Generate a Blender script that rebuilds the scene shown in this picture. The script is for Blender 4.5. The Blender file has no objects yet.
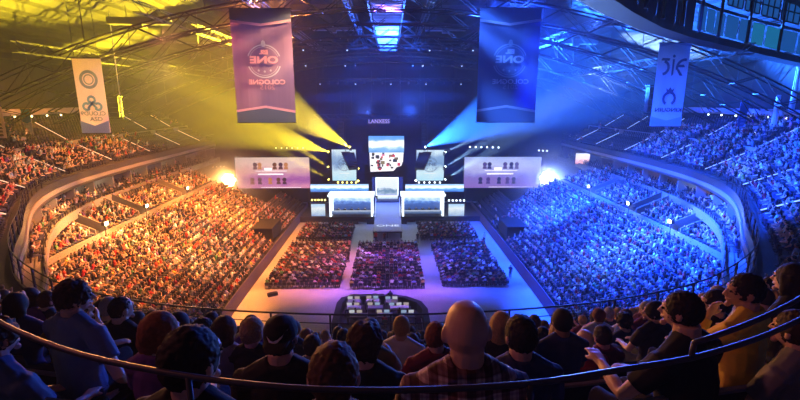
import bpy, bmesh, math, random
import numpy as np
from mathutils import Vector, Matrix
random.seed(7); rng = np.random.default_rng(11)
scene = bpy.context.scene
COL = scene.collection
R = math.radians

# ------------------------------------------------------------------ camera
F, PITCH, YAW, H = 447.0, R(12.6), 10/447.0, 22.0
cam_d = bpy.data.cameras.new('camera'); cam = bpy.data.objects.new('camera', cam_d); COL.objects.link(cam)
cam_d.sensor_width = 36; cam_d.lens = F/800*36; cam_d.clip_end = 400; cam_d.clip_start = .05
cam.location = (0, 0, H); cam.rotation_euler = (R(90)-PITCH, 0, -YAW)
scene.camera = cam
_f = Vector((math.sin(YAW)*math.cos(PITCH), math.cos(YAW)*math.cos(PITCH), -math.sin(PITCH)))
_r = Vector((math.cos(YAW), -math.sin(YAW), 0)); _u = _r.cross(_f)
def ray(px, py): return _f + _r*((px-400)/F) + _u*((200-py)/F)
def at(px, py, y):                      # where a line of sight meets the depth y
    d = ray(px, py); t = y/d.y; return Vector((d.x*t, y, H+d.z*t))
def project(p):
    v = Vector(p)-Vector((0, 0, H)); c = v.dot(_f)
    return (400+F*v.dot(_r)/c, 200-F*v.dot(_u)/c, c)

# ------------------------------------------------------------------ materials
MATS = {}
def mat(name, col, rough=.7, metal=0., emit=None, estr=0., noise=0., nscale=6., translucent=0.):
    if name in MATS: return MATS[name]
    m = bpy.data.materials.new(name); m.use_nodes = True; MATS[name] = m
    nt = m.node_tree; b = nt.nodes['Principled BSDF']
    b.inputs['Base Color'].default_value = (*col, 1); b.inputs['Roughness'].default_value = rough; b.inputs['Metallic'].default_value = metal
    if noise:
        tc = nt.nodes.new('ShaderNodeTexCoord'); n = nt.nodes.new('ShaderNodeTexNoise'); n.inputs['Scale'].default_value = nscale
        n.inputs['Detail'].default_value = 4
        mx = nt.nodes.new('ShaderNodeMix'); mx.data_type = 'RGBA'
        mx.inputs[6].default_value = (*[c*(1-noise) for c in col], 1); mx.inputs[7].default_value = (*[min(1, c*(1+noise)) for c in col], 1)
        nt.links.new(tc.outputs['Object'], n.inputs['Vector']); nt.links.new(n.outputs['Fac'], mx.inputs[0]); nt.links.new(mx.outputs[2], b.inputs['Base Color'])
    if emit:
        b.inputs['Emission Color'].default_value = (*emit, 1); b.inputs['Emission Strength'].default_value = estr
    if translucent:
        t = nt.nodes.new('ShaderNodeBsdfTranslucent'); t.inputs['Color'].default_value = (*col, 1)
        ms = nt.nodes.new('ShaderNodeMixShader'); ms.inputs[0].default_value = translucent
        out = nt.nodes['Material Output']
        nt.links.new(b.outputs[0], ms.inputs[1]); nt.links.new(t.outputs[0], ms.inputs[2]); nt.links.new(ms.outputs[0], out.inputs['Surface'])
    return m
def quiet(m):
    m.cycles.emission_sampling = 'NONE'; return m

CONC = mat('terrace_concrete', (.06, .055, .055), .85, noise=.3, nscale=.8)
DARK = mat('black_paint', (.012, .012, .014), .6)
DARKM = mat('dark_metal', (.05, .05, .055), .45, .6)
STEEL = mat('truss_steel', (.035, .035, .04), .4, .5)
PALE = mat('pale_fascia', (.62, .6, .58), .6, noise=.12, nscale=.5)
DRAPE = mat('black_drape', (.012, .016, .035), .9, noise=.4, nscale=1.5)
SEATM = mat('seat_plastic', (.05, .045, .06), .5)
WHITEP = mat('white_panel', (.75, .76, .78), .45)
CLOTHK = mat('black_cloth', (.01, .01, .012), .9)

# ------------------------------------------------------------------ mesh collector
class MB:
    def __init__(s): s.v = []; s.f = []; s.m = []
    def add(s, vs, fs, mi=0):
        o = len(s.v); s.v += [tuple(p) for p in vs]; s.f += [tuple(i+o for i in f) for f in fs]; s.m += [mi]*len(fs); return s
    def box(s, c, d, rz=0., mi=0, rx=0.):
        M = Matrix.Translation(Vector(c)) @ Matrix.Rotation(rz, 4, 'Z') @ Matrix.Rotation(rx, 4, 'X')
        x, y, z = d[0]/2, d[1]/2, d[2]/2
        vs = [M @ Vector(p) for p in ((-x,-y,-z),(x,-y,-z),(x,y,-z),(-x,y,-z),(-x,-y,z),(x,-y,z),(x,y,z),(-x,y,z))]
        return s.add(vs, [(0,3,2,1),(4,5,6,7),(0,1,5,4),(1,2,6,5),(2,3,7,6),(3,0,4,7)], mi)
    def tube(s, pts, rad, n=8, mi=0, up=None, cap=True):      # rad: scalar, list of scalars or of (rx, ry)
        pts = [Vector(p) for p in pts]; k = len(pts)
        rad = [rad]*k if not isinstance(rad, (list, tuple)) else rad
        rad = [(r, r) if not isinstance(r, (list, tuple)) else r for r in rad]
        vs = []; X = None
        for i, p in enumerate(pts):
            t = (pts[min(i+1, k-1)]-pts[max(i-1, 0)]).normalized()
            if X is None:
                ref = Vector(up) if up else (Vector((1, 0, 0)) if abs(t.x) < .9 else Vector((0, 1, 0)))
                X = (ref-t*ref.dot(t)).normalized()
            else: X = (X-t*X.dot(t)).normalized()
            Y = t.cross(X)
            for j in range(n):
                a = 2*math.pi*j/n; vs.append(p+X*(math.cos(a)*rad[i][0])+Y*(math.sin(a)*rad[i][1]))
        fs = [(i*n+j, i*n+(j+1) % n, (i+1)*n+(j+1) % n, (i+1)*n+j) for i in range(k-1) for j in range(n)]
        if cap: fs += [tuple(range(n-1, -1, -1)), tuple((k-1)*n+j for j in range(n))]
        return s.add(vs, fs, mi)
    def ball(s, c, r, n=12, m=8, mi=0, M=None):
        r = (r, r, r) if not isinstance(r, (list, tuple)) else r
        vs = []
        for i in range(1, m):
            th = math.pi*i/m
            for j in range(n):
                a = 2*math.pi*j/n; vs.append(Vector((r[0]*math.sin(th)*math.cos(a), r[1]*math.sin(th)*math.sin(a), r[2]*math.cos(th))))
        vs += [Vector((0, 0, r[2])), Vector((0, 0, -r[2]))]
        if M is not None: vs = [M @ v for v in vs]
        vs = [v+Vector(c) for v in vs]; T, B = len(vs)-2, len(vs)-1
        fs = [(i*n+j, (i+1)*n+j, (i+1)*n+(j+1) % n, i*n+(j+1) % n) for i in range(m-2) for j in range(n)]
        fs += [(T, j, (j+1) % n) for j in range(n)] + [(B, (m-2)*n+(j+1) % n, (m-2)*n+j) for j in range(n)]
        return s.add(vs, fs, mi)
    def prism(s, poly, thick, M, mi=0):                        # outline in XY, extruded along Z, placed by M
        n = len(poly); vs = [M @ Vector((x, y, 0)) for x, y in poly]+[M @ Vector((x, y, thick)) for x, y in poly]
        return s.add(vs, [tuple(range(n-1, -1, -1)), tuple(range(n, 2*n))]+[(i, (i+1) % n, n+(i+1) % n, n+i) for i in range(n)], mi)
    def build(s, name, mats, parent=None, smooth=False, loc=None, rz=0.):
        me = bpy.data.meshes.new(name); me.from_pydata(s.v, [], s.f); me.update()
        for m in (mats if isinstance(mats, (list, tuple)) else [mats]): me.materials.append(m)
        if any(s.m): me.polygons.foreach_set('material_index', s.m)
        if smooth: me.polygons.foreach_set('use_smooth', [True]*len(me.polygons))
        return link(name, me, parent, loc, rz)
def link(name, me, parent=None, loc=None, rz=0.):
    o = bpy.data.objects.new(name, me); COL.objects.link(o)
    if parent: o.parent = parent
    if loc is not None: o.location = loc
    o.rotation_euler.z = rz
    return o
def tag(o, label=None, cat=None, group=None, kind=None):
    if label: o['label'] = label
    if cat: o['category'] = cat
    if group: o['group'] = group
    if kind: o['kind'] = kind
    return o
def empty(name, loc=(0, 0, 0), rz=0., label=None, cat=None, group=None):
    o = bpy.data.objects.new(name, None); COL.objects.link(o); o.location = loc; o.rotation_euler.z = rz
    return tag(o, label, cat, group)
KIDS = {}
def copy_tree(o, loc=None, rz=None, label=None, group=None):
    ch = [c for c in COL.objects if c.parent == o] if o.name not in KIDS else KIDS[o.name]
    KIDS[o.name] = ch
    c = o.copy(); COL.objects.link(c)
    if loc is not None: c.location = loc
    if rz is not None: c.rotation_euler.z = rz
    if label: c['label'] = label
    if group: c['group'] = group
    for k in ch:
        d = k.copy(); COL.objects.link(d); d.parent = c
        for g in [x for x in KIDS.setdefault(k.name, [x for x in COL.objects if x.parent == k])]:
            e = g.copy(); COL.objects.link(e); e.parent = d
    return c
ORD = 'first second third fourth fifth sixth seventh eighth ninth tenth eleventh twelfth thirteenth fourteenth fifteenth sixteenth seventeenth eighteenth nineteenth twentieth'.split()
TENS = {2: 'twenty', 3: 'thirty', 4: 'forty', 5: 'fifty', 6: 'sixty', 7: 'seventy', 8: 'eighty', 9: 'ninety'}
TENTH = {3: 'thirtieth', 4: 'fortieth', 5: 'fiftieth', 6: 'sixtieth', 7: 'seventieth', 8: 'eightieth', 9: 'ninetieth'}
def ordinal(n):
    if n <= 20: return ORD[n-1]
    if n >= 100: return '%dth' % n
    t, u = divmod(n, 10)
    return TENTH[t] if u == 0 else TENS[t]+'-'+ORD[u-1]
def text_mb(txt, size, mirror=False, bold=0., depth=.004, align='CENTER'):
    cu = bpy.data.curves.new('lettering', 'FONT'); cu.body = txt; cu.size = size; cu.align_x = align; cu.align_y = 'CENTER'; cu.offset = bold; cu.extrude = depth/2; cu.resolution_u = 3
    o = bpy.data.objects.new('lettering_source', cu); COL.objects.link(o)
    dg = bpy.context.evaluated_depsgraph_get(); me = bpy.data.meshes.new_from_object(o.evaluated_get(dg))
    vs = [tuple(v.co) for v in me.vertices]; fs = [tuple(p.vertices) for p in me.polygons]
    bpy.data.objects.remove(o); bpy.data.curves.remove(cu); bpy.data.meshes.remove(me)
    if mirror: vs = [(-x, y, z) for x, y, z in vs]; fs = [f[::-1] for f in fs]
    return vs, fs

# ------------------------------------------------------------------ the bowl's plan curves
class Curve:
    def __init__(s, half, step=.5):
        P = [(-x, y) for x, y in half[:0:-1]]+list(half)
        P = [np.array(p, float) for p in P]
        P = [2*P[0]-P[1]]+P+[2*P[-1]-P[-2]]
        out = []
        for i in range(1, len(P)-2):
            for t in np.linspace(0, 1, 24, endpoint=False):
                a, b, c, d = P[i-1:i+3]
                out.append(.5*((2*b)+(-a+c)*t+(2*a-5*b+4*c-d)*t*t+(-a+3*b-3*c+d)*t**3))
        out.append(P[-2]); out = np.array(out)
        L = np.concatenate([[0], np.cumsum(np.linalg.norm(np.diff(out, axis=0), axis=1))])
        n = int(L[-1]/step); l = np.linspace(0, L[-1], n+1)
        s.p = np.stack([np.interp(l, L, out[:, 0]), np.interp(l, L, out[:, 1])], 1)
        s.s = l-L[-1]/2
        t = np.gradient(s.p, axis=0); t /= np.linalg.norm(t, axis=1)[:, None]
        k = 5; tp = np.pad(t, ((k, k), (0, 0)), 'edge'); t = np.mean([tp[i:i+len(t)] for i in range(2*k+1)], axis=0); t /= np.linalg.norm(t, axis=1)[:, None]
        s.n = np.stack([t[:, 1], -t[:, 0]], 1)
    def off(s, ss, d):
        ss = np.asarray(ss, float)
        p = np.stack([np.interp(ss, s.s, s.p[:, i]) for i in (0, 1)], -1); n = np.stack([np.interp(ss, s.s, s.n[:, i]) for i in (0, 1)], -1)
        return p+n*np.asarray(d, float)[..., None]
    def normal(s, ss): return np.stack([np.interp(ss, s.s, s.n[:, i]) for i in (0, 1)], -1)
CU = Curve([(0, 13.6), (3.6, 13.8), (7.3, 14.4), (10.5, 15.4), (13.4, 16.9), (17.6, 20.2), (20.8, 24), (23.9, 28.5), (27.6, 33.5), (31, 38.7), (33.5, 44), (35.2, 50), (36, 57), (36.3, 66), (36.3, 80), (36.3, 94)])
CL = Curve([(0, 24), (6, 24.8), (11, 27.5), (14.5, 32), (16.2, 38), (16.7, 45), (16.7, 60), (16.7, 75), (16.7, 90)])
Z0, RISE, TREAD, WALK = 13.68, .515, .88, 1.0
def bend(s, k):                          # the rows draw forward towards the wings
    s = np.abs(np.asarray(s, float)); fade = np.clip((32-s)/16, 0, 1)
    return .2*(np.minimum(np.sqrt(s*s+1), 8)-1)*np.clip(np.asarray(k, float)/8., 0, 1)*fade
def row_d(s, k): return WALK+TREAD*np.asarray(k, float)-bend(s, k)
def row_z(k): return Z0+RISE*(k+1)-.35 if k >= 0 else Z0
def locate(x, y):                        # arc position and (fractional) row of a point on the upper tier
    q = np.array([x, y]); i = int(np.argmin(np.sum((CU.p-q)**2, 1))); s = CU.s[i]; d = float(np.dot(q-CU.p[i], CU.n[i]))
    ks = np.linspace(0, 18, 361); return s, float(np.interp(d, row_d(s, ks), ks))
def sweep(mb, ss, prof, mi=0, flip=False):          # prof: list of (d or f(s), z)
    ss = np.asarray(ss, float); n = len(ss); cols = []
    for d, z in prof:
        dd = d(ss) if callable(d) else np.full(n, float(d)); p = mb.curve.off(ss, dd); cols.append(np.column_stack([p, np.full(n, z)]))
    k = len(prof); V = np.stack(cols, 1).reshape(-1, 3)
    fs = [(i*k+j, i*k+j+1, (i+1)*k+j+1, (i+1)*k+j) for i in range(n-1) for j in range(k-1)]
    if flip: fs = [f[::-1] for f in fs]
    mb.add(V.tolist(), fs, mi); return mb
def cmb(curve): m = MB(); m.curve = curve; return m
def rng_s(curve, a, b, step=.8): return np.linspace(a, b, max(2, int((b-a)/step)+1))
SMAX = CU.s[-1]-.1; LMAX = CL.s[-1]-.1
VERB = False
HAZE = .00095; EXPO = 0.0; SMK = .3; BACK = 380.
LB, RB, LU, RU = 400., 1150., 130., 440.
ACC, FLW, BEAM, UPW, FLD, FG, BAN, CON = 4.2, 135., 2600., 300., 190., 34., 10., .4
# ------------------------------------------------------------------ the setting
def struct(mb, name, m, smooth=False): return tag(mb.build(name, m, smooth=smooth), kind='structure')
def floor_mat():
    m = mat('arena_floor', (.42, .41, .42), .38); nt = m.node_tree; b = nt.nodes['Principled BSDF']
    tc = nt.nodes.new('ShaderNodeTexCoord'); n = nt.nodes.new('ShaderNodeTexNoise'); n.inputs['Scale'].default_value = .35; n.inputs['Detail'].default_value = 6
    r = nt.nodes.new('ShaderNodeValToRGB'); r.color_ramp.elements[0].color = (.34, .33, .34, 1); r.color_ramp.elements[1].color = (.5, .49, .5, 1)
    br = nt.nodes.new('ShaderNodeTexBrick'); br.inputs['Scale'].default_value = .4; br.inputs['Mortar Size'].default_value = .004
    br.inputs['Color1'].default_value = (1, 1, 1, 1); br.inputs['Color2'].default_value = (.94, .94, .94, 1); br.inputs['Mortar'].default_value = (.7, .7, .7, 1)
    mx = nt.nodes.new('ShaderNodeMix'); mx.data_type = 'RGBA'; mx.blend_type = 'MULTIPLY'; mx.inputs[0].default_value = 1
    nt.links.new(tc.outputs['Object'], n.inputs['Vector']); nt.links.new(tc.outputs['Object'], br.inputs['Vector']); nt.links.new(n.outputs['Fac'], r.inputs[0])
    nt.links.new(r.outputs[0], mx.inputs[6]); nt.links.new(br.outputs['Color'], mx.inputs[7]); nt.links.new(mx.outputs[2], b.inputs['Base Color'])
    return m
struct(MB().box((0, 50, -.15), (120, 120, .3)), 'floor', floor_mat())
# upper tier: stairs of concrete, the end behind the camera deeper than the sides
def upper_profile(K):
    pr = [(.12, Z0-.5), (.12, Z0), (lambda s: row_d(s, 0), Z0)]
    for k in range(K):
        pr += [(lambda s, k=k: row_d(s, k), row_z(k)), (lambda s, k=k: row_d(s, k+1), row_z(k))]
    return pr
mb = cmb(CU)
sweep(mb, rng_s(CU, -40, 40, .5), upper_profile(16)); sweep(mb, rng_s(CU, 40, SMAX, .8), upper_profile(11)); sweep(mb, rng_s(CU, -SMAX, -40, .8), upper_profile(11))
struct(mb, 'terrace_upper', CONC)
mb = cmb(CU)                                                     # pale fascia and underside of the upper tier
sweep(mb, rng_s(CU, -SMAX, SMAX), [(-.06, Z0-.95), (-.09, Z0-.95), (-.09, Z0-.52), (.1, Z0-.52)])
struct(mb, 'trim_1', mat('upper_fascia', (.3, .27, .27), .6, noise=.15, nscale=.4))
mb = cmb(CU); sweep(mb, rng_s(CU, -SMAX, SMAX), [(9, Z0-1.25), (-.05, Z0-1.25), (-.05, Z0-.56), (.02, Z0-.5), (.02, Z0+.2), (.12, Z0+.2), (.13, Z0)]); struct(mb, 'trim_7', mat('parapet_paint', (.05, .045, .05), .6))
mb = cmb(CU)                                                     # suite slab
sweep(mb, rng_s(CU, -SMAX, SMAX), [(9, 9.5), (-.75, 9.5), (-.75, 10.05), (-.8, 10.05), (-.8, 10.45), (-.62, 10.45), (-.62, 10.2), (.5, 10.2), (.5, 10.6), (2.7, 10.6)])
struct(mb, 'trim_2', mat('suite_fascia', (.27, .25, .24), .55, noise=.12, nscale=.4))
# suite back wall with dark glass, lit rooms set in as windows
mb = cmb(CU)
sweep(mb, rng_s(CU, -SMAX, SMAX), [(2.7, 10.6), (2.7, Z0-1.2)])
struct(mb, 'wall_suites', mat('suite_glass_wall', (.05, .05, .06), .15))
nwin = 0
for side in (-1, 1):
    for i, s in enumerate(np.arange(37, SMAX-3, 4.4)):
        lit = [1.4, .12, 2.2, .25, .9, 1.6, .15, .8, .2, .6, .1, .3, .1, .1][i % 14] if side < 0 else [2.2, .3, .1, 1.6, 1.8, .15, .4, .1, .2, .1, .3, .1, .1, .1][i % 14]
        col = [(1, .72, .42), (.75, .6, .9), (1, .8, .5), (.5, .75, 1), (1, .85, .5)][i % 5] if side < 0 else [(1, .62, .5), (.45, .65, 1), (1, .7, .6)][i % 3]
        nwin += 1
        mb = cmb(CU); ss = np.linspace(side*s, side*(s+3.9), 6)
        sweep(mb, ss if side > 0 else ss[::-1], [(2.64, 10.8), (2.64, Z0-1.45)])
        m = bpy.data.materials.new('suite_room'); m.use_nodes = True; nt = m.node_tree; b = nt.nodes['Principled BSDF']
        tc = nt.nodes.new('ShaderNodeTexCoord'); br = nt.nodes.new('ShaderNodeTexVoronoi'); br.inputs['Scale'].default_value = .9
        rr = nt.nodes.new('ShaderNodeValToRGB'); rr.color_ramp.elements[0].color = (*[c*.25 for c in col], 1); rr.color_ramp.elements[1].color = (*col, 1); rr.color_ramp.elements[0].position = .2; rr.color_ramp.elements[1].position = .6
        nt.links.new(tc.outputs['Object'], br.inputs['Vector']); nt.links.new(br.outputs['Distance'], rr.inputs[0]); nt.links.new(rr.outputs[0], b.inputs['Emission Color'])
        b.inputs['Emission Strength'].default_value = lit*2.2; b.inputs['Base Color'].default_value = (.03, .03, .03, 1); b.inputs['Roughness'].default_value = .2; quiet(m)
        struct(mb, 'window_%d' % nwin, m)
        mb = cmb(CU); p = CU.off([side*(s+4.15)], [1.5])[0]; n = CU.normal([side*s])[0]
        mb.box((p[0], p[1], (10.6+Z0-1.25)/2), (2.4, .22, Z0-1.25-10.6), math.atan2(n[1], n[0]))
        struct(mb, 'partition', mat('suite_fascia', (.27, .25, .24)))
# lower tier
def lz(k): return 1.2+.43*k
ROWS_L, ROWS_M = 15, 7
mb = cmb(CL); pr = [(-.05, 0), (-.05, 1.75), (.06, 1.75), (.06, 1.2)]
for k in range(ROWS_L): pr += [(.3+.84*k, lz(k)), (.3+.84*(k+1), lz(k))]
ZC = lz(ROWS_L-1)+.25; dC = .3+.84*ROWS_L
pr += [(dC, ZC), (dC+1.4, ZC)]
def mz(k): return ZC+.25+.36*k
dM = dC+1.4
pr += [(dM, ZC+.55), (dM+.12, ZC+.55), (dM+.12, ZC+.25)]
for k in range(ROWS_M): pr += [(dM+.12+.8*k, mz(k)), (dM+.12+.8*(k+1), mz(k))]
pr += [(dM+.12+.8*ROWS_M, 9.6), (dM+8, 9.6)]
LCUT = 79.0; nfr = 4+2*6                     # the front six rows run on to the stage, the rest stops short of it
SC = next(s for s, p in zip(CL.s, CL.p) if s > 20 and p[1] >= LCUT)
sweep(mb, rng_s(CL, -LMAX, LMAX), pr[:nfr]); sweep(mb, rng_s(CL, -SC, SC), pr[nfr-1:])
for sd in (-1, 1):
    for s_, prof in ((SC, pr[nfr-1:]), (LMAX, pr[:nfr])):
        P_ = [(*CL.off([sd*s_], [d])[0], z) for d, z in prof]; k_ = len(P_); mb.add(P_+[(p[0], p[1], 0) for p in P_], [(i, i+1, k_+i+1, k_+i) for i in range(k_-1)])
struct(mb, 'terrace_lower', CONC)
mb = cmb(CL); sweep(mb, rng_s(CL, -LMAX, LMAX), [(-.09, .05), (-.09, 1.8), (-.02, 1.8)])
struct(mb, 'trim_3', mat('barrier_cloth', (.11, .08, .13), .7))
mb = cmb(CL); sweep(mb, rng_s(CL, -SC, SC), [(dM-.03, ZC+.02), (dM-.03, ZC+.62), (dM+.14, ZC+.62)])
struct(mb, 'trim_4', mat('concourse_wall', (.26, .24, .23), .6, noise=.15, nscale=.5))
# walls, roof
mb = MB(); mb.box((0, 97, 16), (120, .6, 33)); struct(mb, 'wall_back', DRAPE)
for side, nm in ((-1, 'wall_left'), (1, 'wall_right')):
    mb = cmb(CU); a, b = (40, SMAX) if side > 0 else (-SMAX, -40)
    sweep(mb, rng_s(CU, a, b), [(WALK+TREAD*11, row_z(10)), (WALK+TREAD*11, row_z(10)+.9), (WALK+TREAD*11+1.6, row_z(10)+.9), (WALK+TREAD*11+1.6, 33)])
    struct(mb, nm, mat('upper_wall', (.013, .012, .015), .8, noise=.4, nscale=.3))
mb = cmb(CU); sweep(mb, rng_s(CU, -40, 40), [(WALK+TREAD*16, row_z(15)), (WALK+TREAD*16, 34)]); struct(mb, 'wall_rear', mat('upper_wall', (.035, .033, .04)))
def roof_z(x): return 37.5-.0045*x*x
mb = MB(); xs = np.linspace(-56, 56, 113); V = []; fs = []
for i, x in enumerate(xs):
    z = roof_z(x)+(.18 if i % 2 else 0); V += [(x, -14, z), (x, 98, z)]
mb.add(V, [(2*i, 2*i+1, 2*i+3, 2*i+2) for i in range(len(xs)-1)]); struct(mb, 'ceiling', mat('roof_deck', (.018, .018, .02), .7, .2))
# stair aisles of the upper tier
def aisle_s(side): return [side*s for s in (22, 33, 44.5, 54.5, 64.5, 74.5, 84.5, 93)]
AISLES_U = [s for side in (-1, 1) for s in aisle_s(side)]+[-11, 11]
EDGE = {-1: quiet(mat('step_light_warm', (.8, .7, .6), .5, emit=(1, .74, .5), estr=.8)), 1: quiet(mat('step_light_cool', (.6, .7, .8), .5, emit=(.45, .62, 1), estr=1.0))}
for s in AISLES_U:
    side = -1 if s < 0 else 1
    mb = MB()
    for k in range(0, 10):
        d = float(row_d(s, k)); p = CU.off([s], [d+.22])[0]; n = CU.normal([s])[0]; a = math.atan2(n[1], n[0])+math.pi/2
        mb.box((p[0], p[1], row_z(k-1)+RISE/4+.0), (1.1, .42, RISE/2), a)
    o = struct(mb, 'aisle_steps', CONC)
    if abs(s) > 30:
        mb = MB()
        q0 = CU.off([s], [float(row_d(s, 0))-.1])[0]; q1 = CU.off([s], [float(row_d(s, 4.4))])[0]
        mb.tube([(q0[0], q0[1], Z0+.62), (q1[0], q1[1], row_z(4)+.35)], .05, 4)
        q0 = CU.off([s], [float(row_d(s, 6))])[0]; q1 = CU.off([s], [float(row_d(s, 10))])[0]
        mb.tube([(q0[0], q0[1], row_z(5)+.62), (q1[0], q1[1], row_z(10)+.2)], .045, 4)
        oo = mb.build('step_edge_lights', EDGE[side], o)
# cross walkway kerb halfway up the side stands
for side, nm in ((-1, 'trim_5'), (1, 'trim_6')):
    mb = cmb(CU); a, b = (38, SMAX) if side > 0 else (-SMAX, -38)
    sweep(mb, rng_s(CU, a, b), [(lambda s: row_d(s, 5)-.1, row_z(4)), (lambda s: row_d(s, 5)-.1, row_z(5)+.45), (lambda s: row_d(s, 5)+.05, row_z(5)+.45), (lambda s: row_d(s, 5)+.05, row_z(5))])
    struct(mb, nm, mat('kerb_paint', (.4, .38, .38), .6))
# front guard rail of the upper tier
rail = empty('balcony_railing', (0, 13.6, Z0), 0, 'dark steel railing with three bars along the curved balcony front', 'railing')
for h, r in ((1.42, .032), (1.1, .016), (.75, .016)):
    mb = MB(); ss = rng_s(CU, -SMAX, SMAX, .7); P = CU.off(ss, np.full(len(ss), .05))
    mb.tube([(x, y-13.6, h) for x, y in P], r, 6); mb.build('rail_bar', STEEL if r > .02 else DARKM, rail)
for s in np.arange(-46, 46.1, 2.0):
    p = CU.off([s], [.05])[0]; MB().box((p[0], p[1]-13.6, .82), (.06, .06, 1.22)).build('post', DARKM, rail)
# hand rails on the suite fronts and the concourse wall
for side, lab in ((-1, 'handrail along the orange lit suite balcony on the left'), (1, 'handrail along the blue lit suite balcony on the right')):
    ra = empty('suite_handrail', (0, 0, 10.45), 0, lab, 'handrail')
    mb = MB(); ss = rng_s(CU, 30, SMAX, 1.0)*side; P = CU.off(ss, np.full(len(ss), -.7)); mb.tube([(x, y, .5) for x, y in P], .03, 5); mb.build('rail_bar', STEEL, ra)
    for s in np.arange(30, SMAX, 2.4):
        p = CU.off([side*s], [-.7])[0]; MB().box((p[0], p[1], .25), (.05, .05, .5)).build('post', STEEL, ra)
# vom walls splitting the middle block, each with its flood lamp
VOMS = [(-1, 47.0), (-1, 55.0), (-1, 66.5), (1, 46.5), (1, 55.0), (1, 66.5)]
def s_of_y(curve, side, y):
    i = [j for j in range(len(curve.s)) if curve.s[j]*side > 20]; j = min(i, key=lambda j: abs(curve.p[j][1]-y)); return curve.s[j]
for side, y in VOMS:
    s = s_of_y(CL, side, y); mb = MB()
    for ds in (-.9, .9):
        p0 = CL.off([s+ds], [dM])[0]; p1 = CL.off([s+ds], [dM+4.2])[0]; c = (p0+p1)/2; L = np.linalg.norm(p1-p0)
        M = Matrix.Translation((c[0], c[1], 0)) @ Matrix.Rotation(math.atan2(p1[1]-p0[1], p1[0]-p0[0]), 4, 'Z') @ Matrix.Rotation(R(90), 4, 'X')
        mb.prism([(-L/2, ZC), (L/2, ZC), (L/2, ZC+3.0), (-L/2, ZC+1.2)], .12, M)
    struct(mb, 'partition', mat('vom_wall', (.2, .18, .17), .7))
    p = CL.off([s], [dM-.45])[0]
    lab = '%s flood lamp on the %s concourse wall, %s from the camera' % (('warm white', 'left', ORD[[47, 55, 66.5].index(y)]) if side < 0 else ('cold white', 'right', ORD[[46.5, 55, 66.5].index(y)]))
    L = empty('flood_lamp', (p[0], p[1], ZC), 0, lab, 'lamp', 'flood lamps on the concourse')
    MB().tube([(0, 0, 0), (0, 0, 1.5)], .05, 6).build('pole', DARKM, L)
    a = math.pi if side > 0 else 0
    MB().box((0, 0, 1.65), (.34, .6, .4)).build('housing', DARKM, L)
    lens = quiet(mat('lamp_lens_warm' if side < 0 else 'lamp_lens_cool', (1, 1, 1), .3, emit=(1, .78, .42) if side < 0 else (.65, .8, 1), estr=7))
    MB().box((-side*.19, 0, 1.65), (.04, .52, .34)).build('lens', lens, L)
# black covered stair opening in the lower left stand, its twin on the right
for side, lab in ((-1, 'black covered stair opening among the orange lit spectators'), (1, 'black covered stair opening among the blue lit spectators')):
    mb = MB(); s = s_of_y(CL, side, 66.0); p = CL.off([s], [2.3])[0]
    mb.box((p[0], p[1], 2.75), (3.4, 5.2, 1.7)); mb.box((p[0]-side*.2, p[1], 3.65), (3.0, 5.6, .1))
    tag(mb.build('stair_canopy', CLOTHK), lab, 'canopy')
# ------------------------------------------------------------------ stage
SX = -.5
def emis(name, col, s, q=False):
    m = mat(name, (.02, .02, .02), .4, emit=col, estr=s); return quiet(m) if q else m
def ramp_screen(name, stops, strength, kind='noise', scale=3., axis=2):
    """a lit screen: picture made of a vertical gradient broken up by noise"""
    if name in MATS: return MATS[name]
    m = bpy.data.materials.new(name); MATS[name] = m; m.use_nodes = True; nt = m.node_tree; b = nt.nodes['Principled BSDF']
    tc = nt.nodes.new('ShaderNodeTexCoord'); sp = nt.nodes.new('ShaderNodeSeparateXYZ'); n = nt.nodes.new('ShaderNodeTexNoise'); n.inputs['Scale'].default_value = scale; n.inputs['Detail'].default_value = 6
    nt.links.new(tc.outputs['Generated'], sp.inputs[0]); nt.links.new(tc.outputs['Generated'], n.inputs['Vector'])
    ad = nt.nodes.new('ShaderNodeMath'); ad.operation = 'MULTIPLY_ADD'; ad.inputs[1].default_value = .55; nt.links.new(n.outputs['Fac'], ad.inputs[0]); nt.links.new(sp.outputs[axis], ad.inputs[2])
    sb = nt.nodes.new('ShaderNodeMath'); sb.operation = 'SUBTRACT'; sb.inputs[1].default_value = .275; nt.links.new(ad.outputs[0], sb.inputs[0])
    r = nt.nodes.new('ShaderNodeValToRGB'); els = r.color_ramp.elements
    els[0].position, els[0].color = stops[0][0], (*stops[0][1], 1); els[1].position, els[1].color = stops[-1][0], (*stops[-1][1], 1)
    for p, c in stops[1:-1]: e = els.new(p); e.color = (*c, 1)
    nt.links.new(sb.outputs[0], r.inputs[0]); nt.links.new(r.outputs[0], b.inputs['Emission Color'])
    b.inputs['Emission Strength'].default_value = strength; b.inputs['Base Color'].default_value = (.02, .02, .02, 1); b.inputs['Roughness'].default_value = .4
    return m
def panel_between(p0, p1, thick=.12):       # box facing the hall from corner p0 (top left) to p1 (bottom right)
    c = ((p0.x+p1.x)/2, p0.y+thick/2, (p0.z+p1.z)/2); return c, (abs(p1.x-p0.x), thick, abs(p0.z-p1.z))
def framed_screen(name, px0, px1, y, m, label, frame=.14, fm=None, cat='screen', group=None):
    a, b = at(*px0, y), at(*px1, y); c, d = panel_between(a, b, .06); base = Vector((c[0], y, min(a.z, b.z)))
    e = empty(name, base, 0, label, cat, group); cz = d[2]/2
    MB().box((0, -.04, cz), (d[0]-2*frame, .06, d[2]-2*frame)).build('screen', m, e)
    mb = MB()
    for sx in (-1, 1): mb.box((sx*(d[0]-frame)/2, .02, cz), (frame, .2, d[2]))
    for sz in (0, 1): mb.box((0, .02, frame/2 if sz == 0 else d[2]-frame/2), (d[0]-2*frame, .2, frame))
    mb.build('frame', fm or DARKM, e)
    MB().box((0, .17, cz), (d[0]-.02, .1, d[2]-.02)).build('housing', DARK, e)
    return e, d
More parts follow.
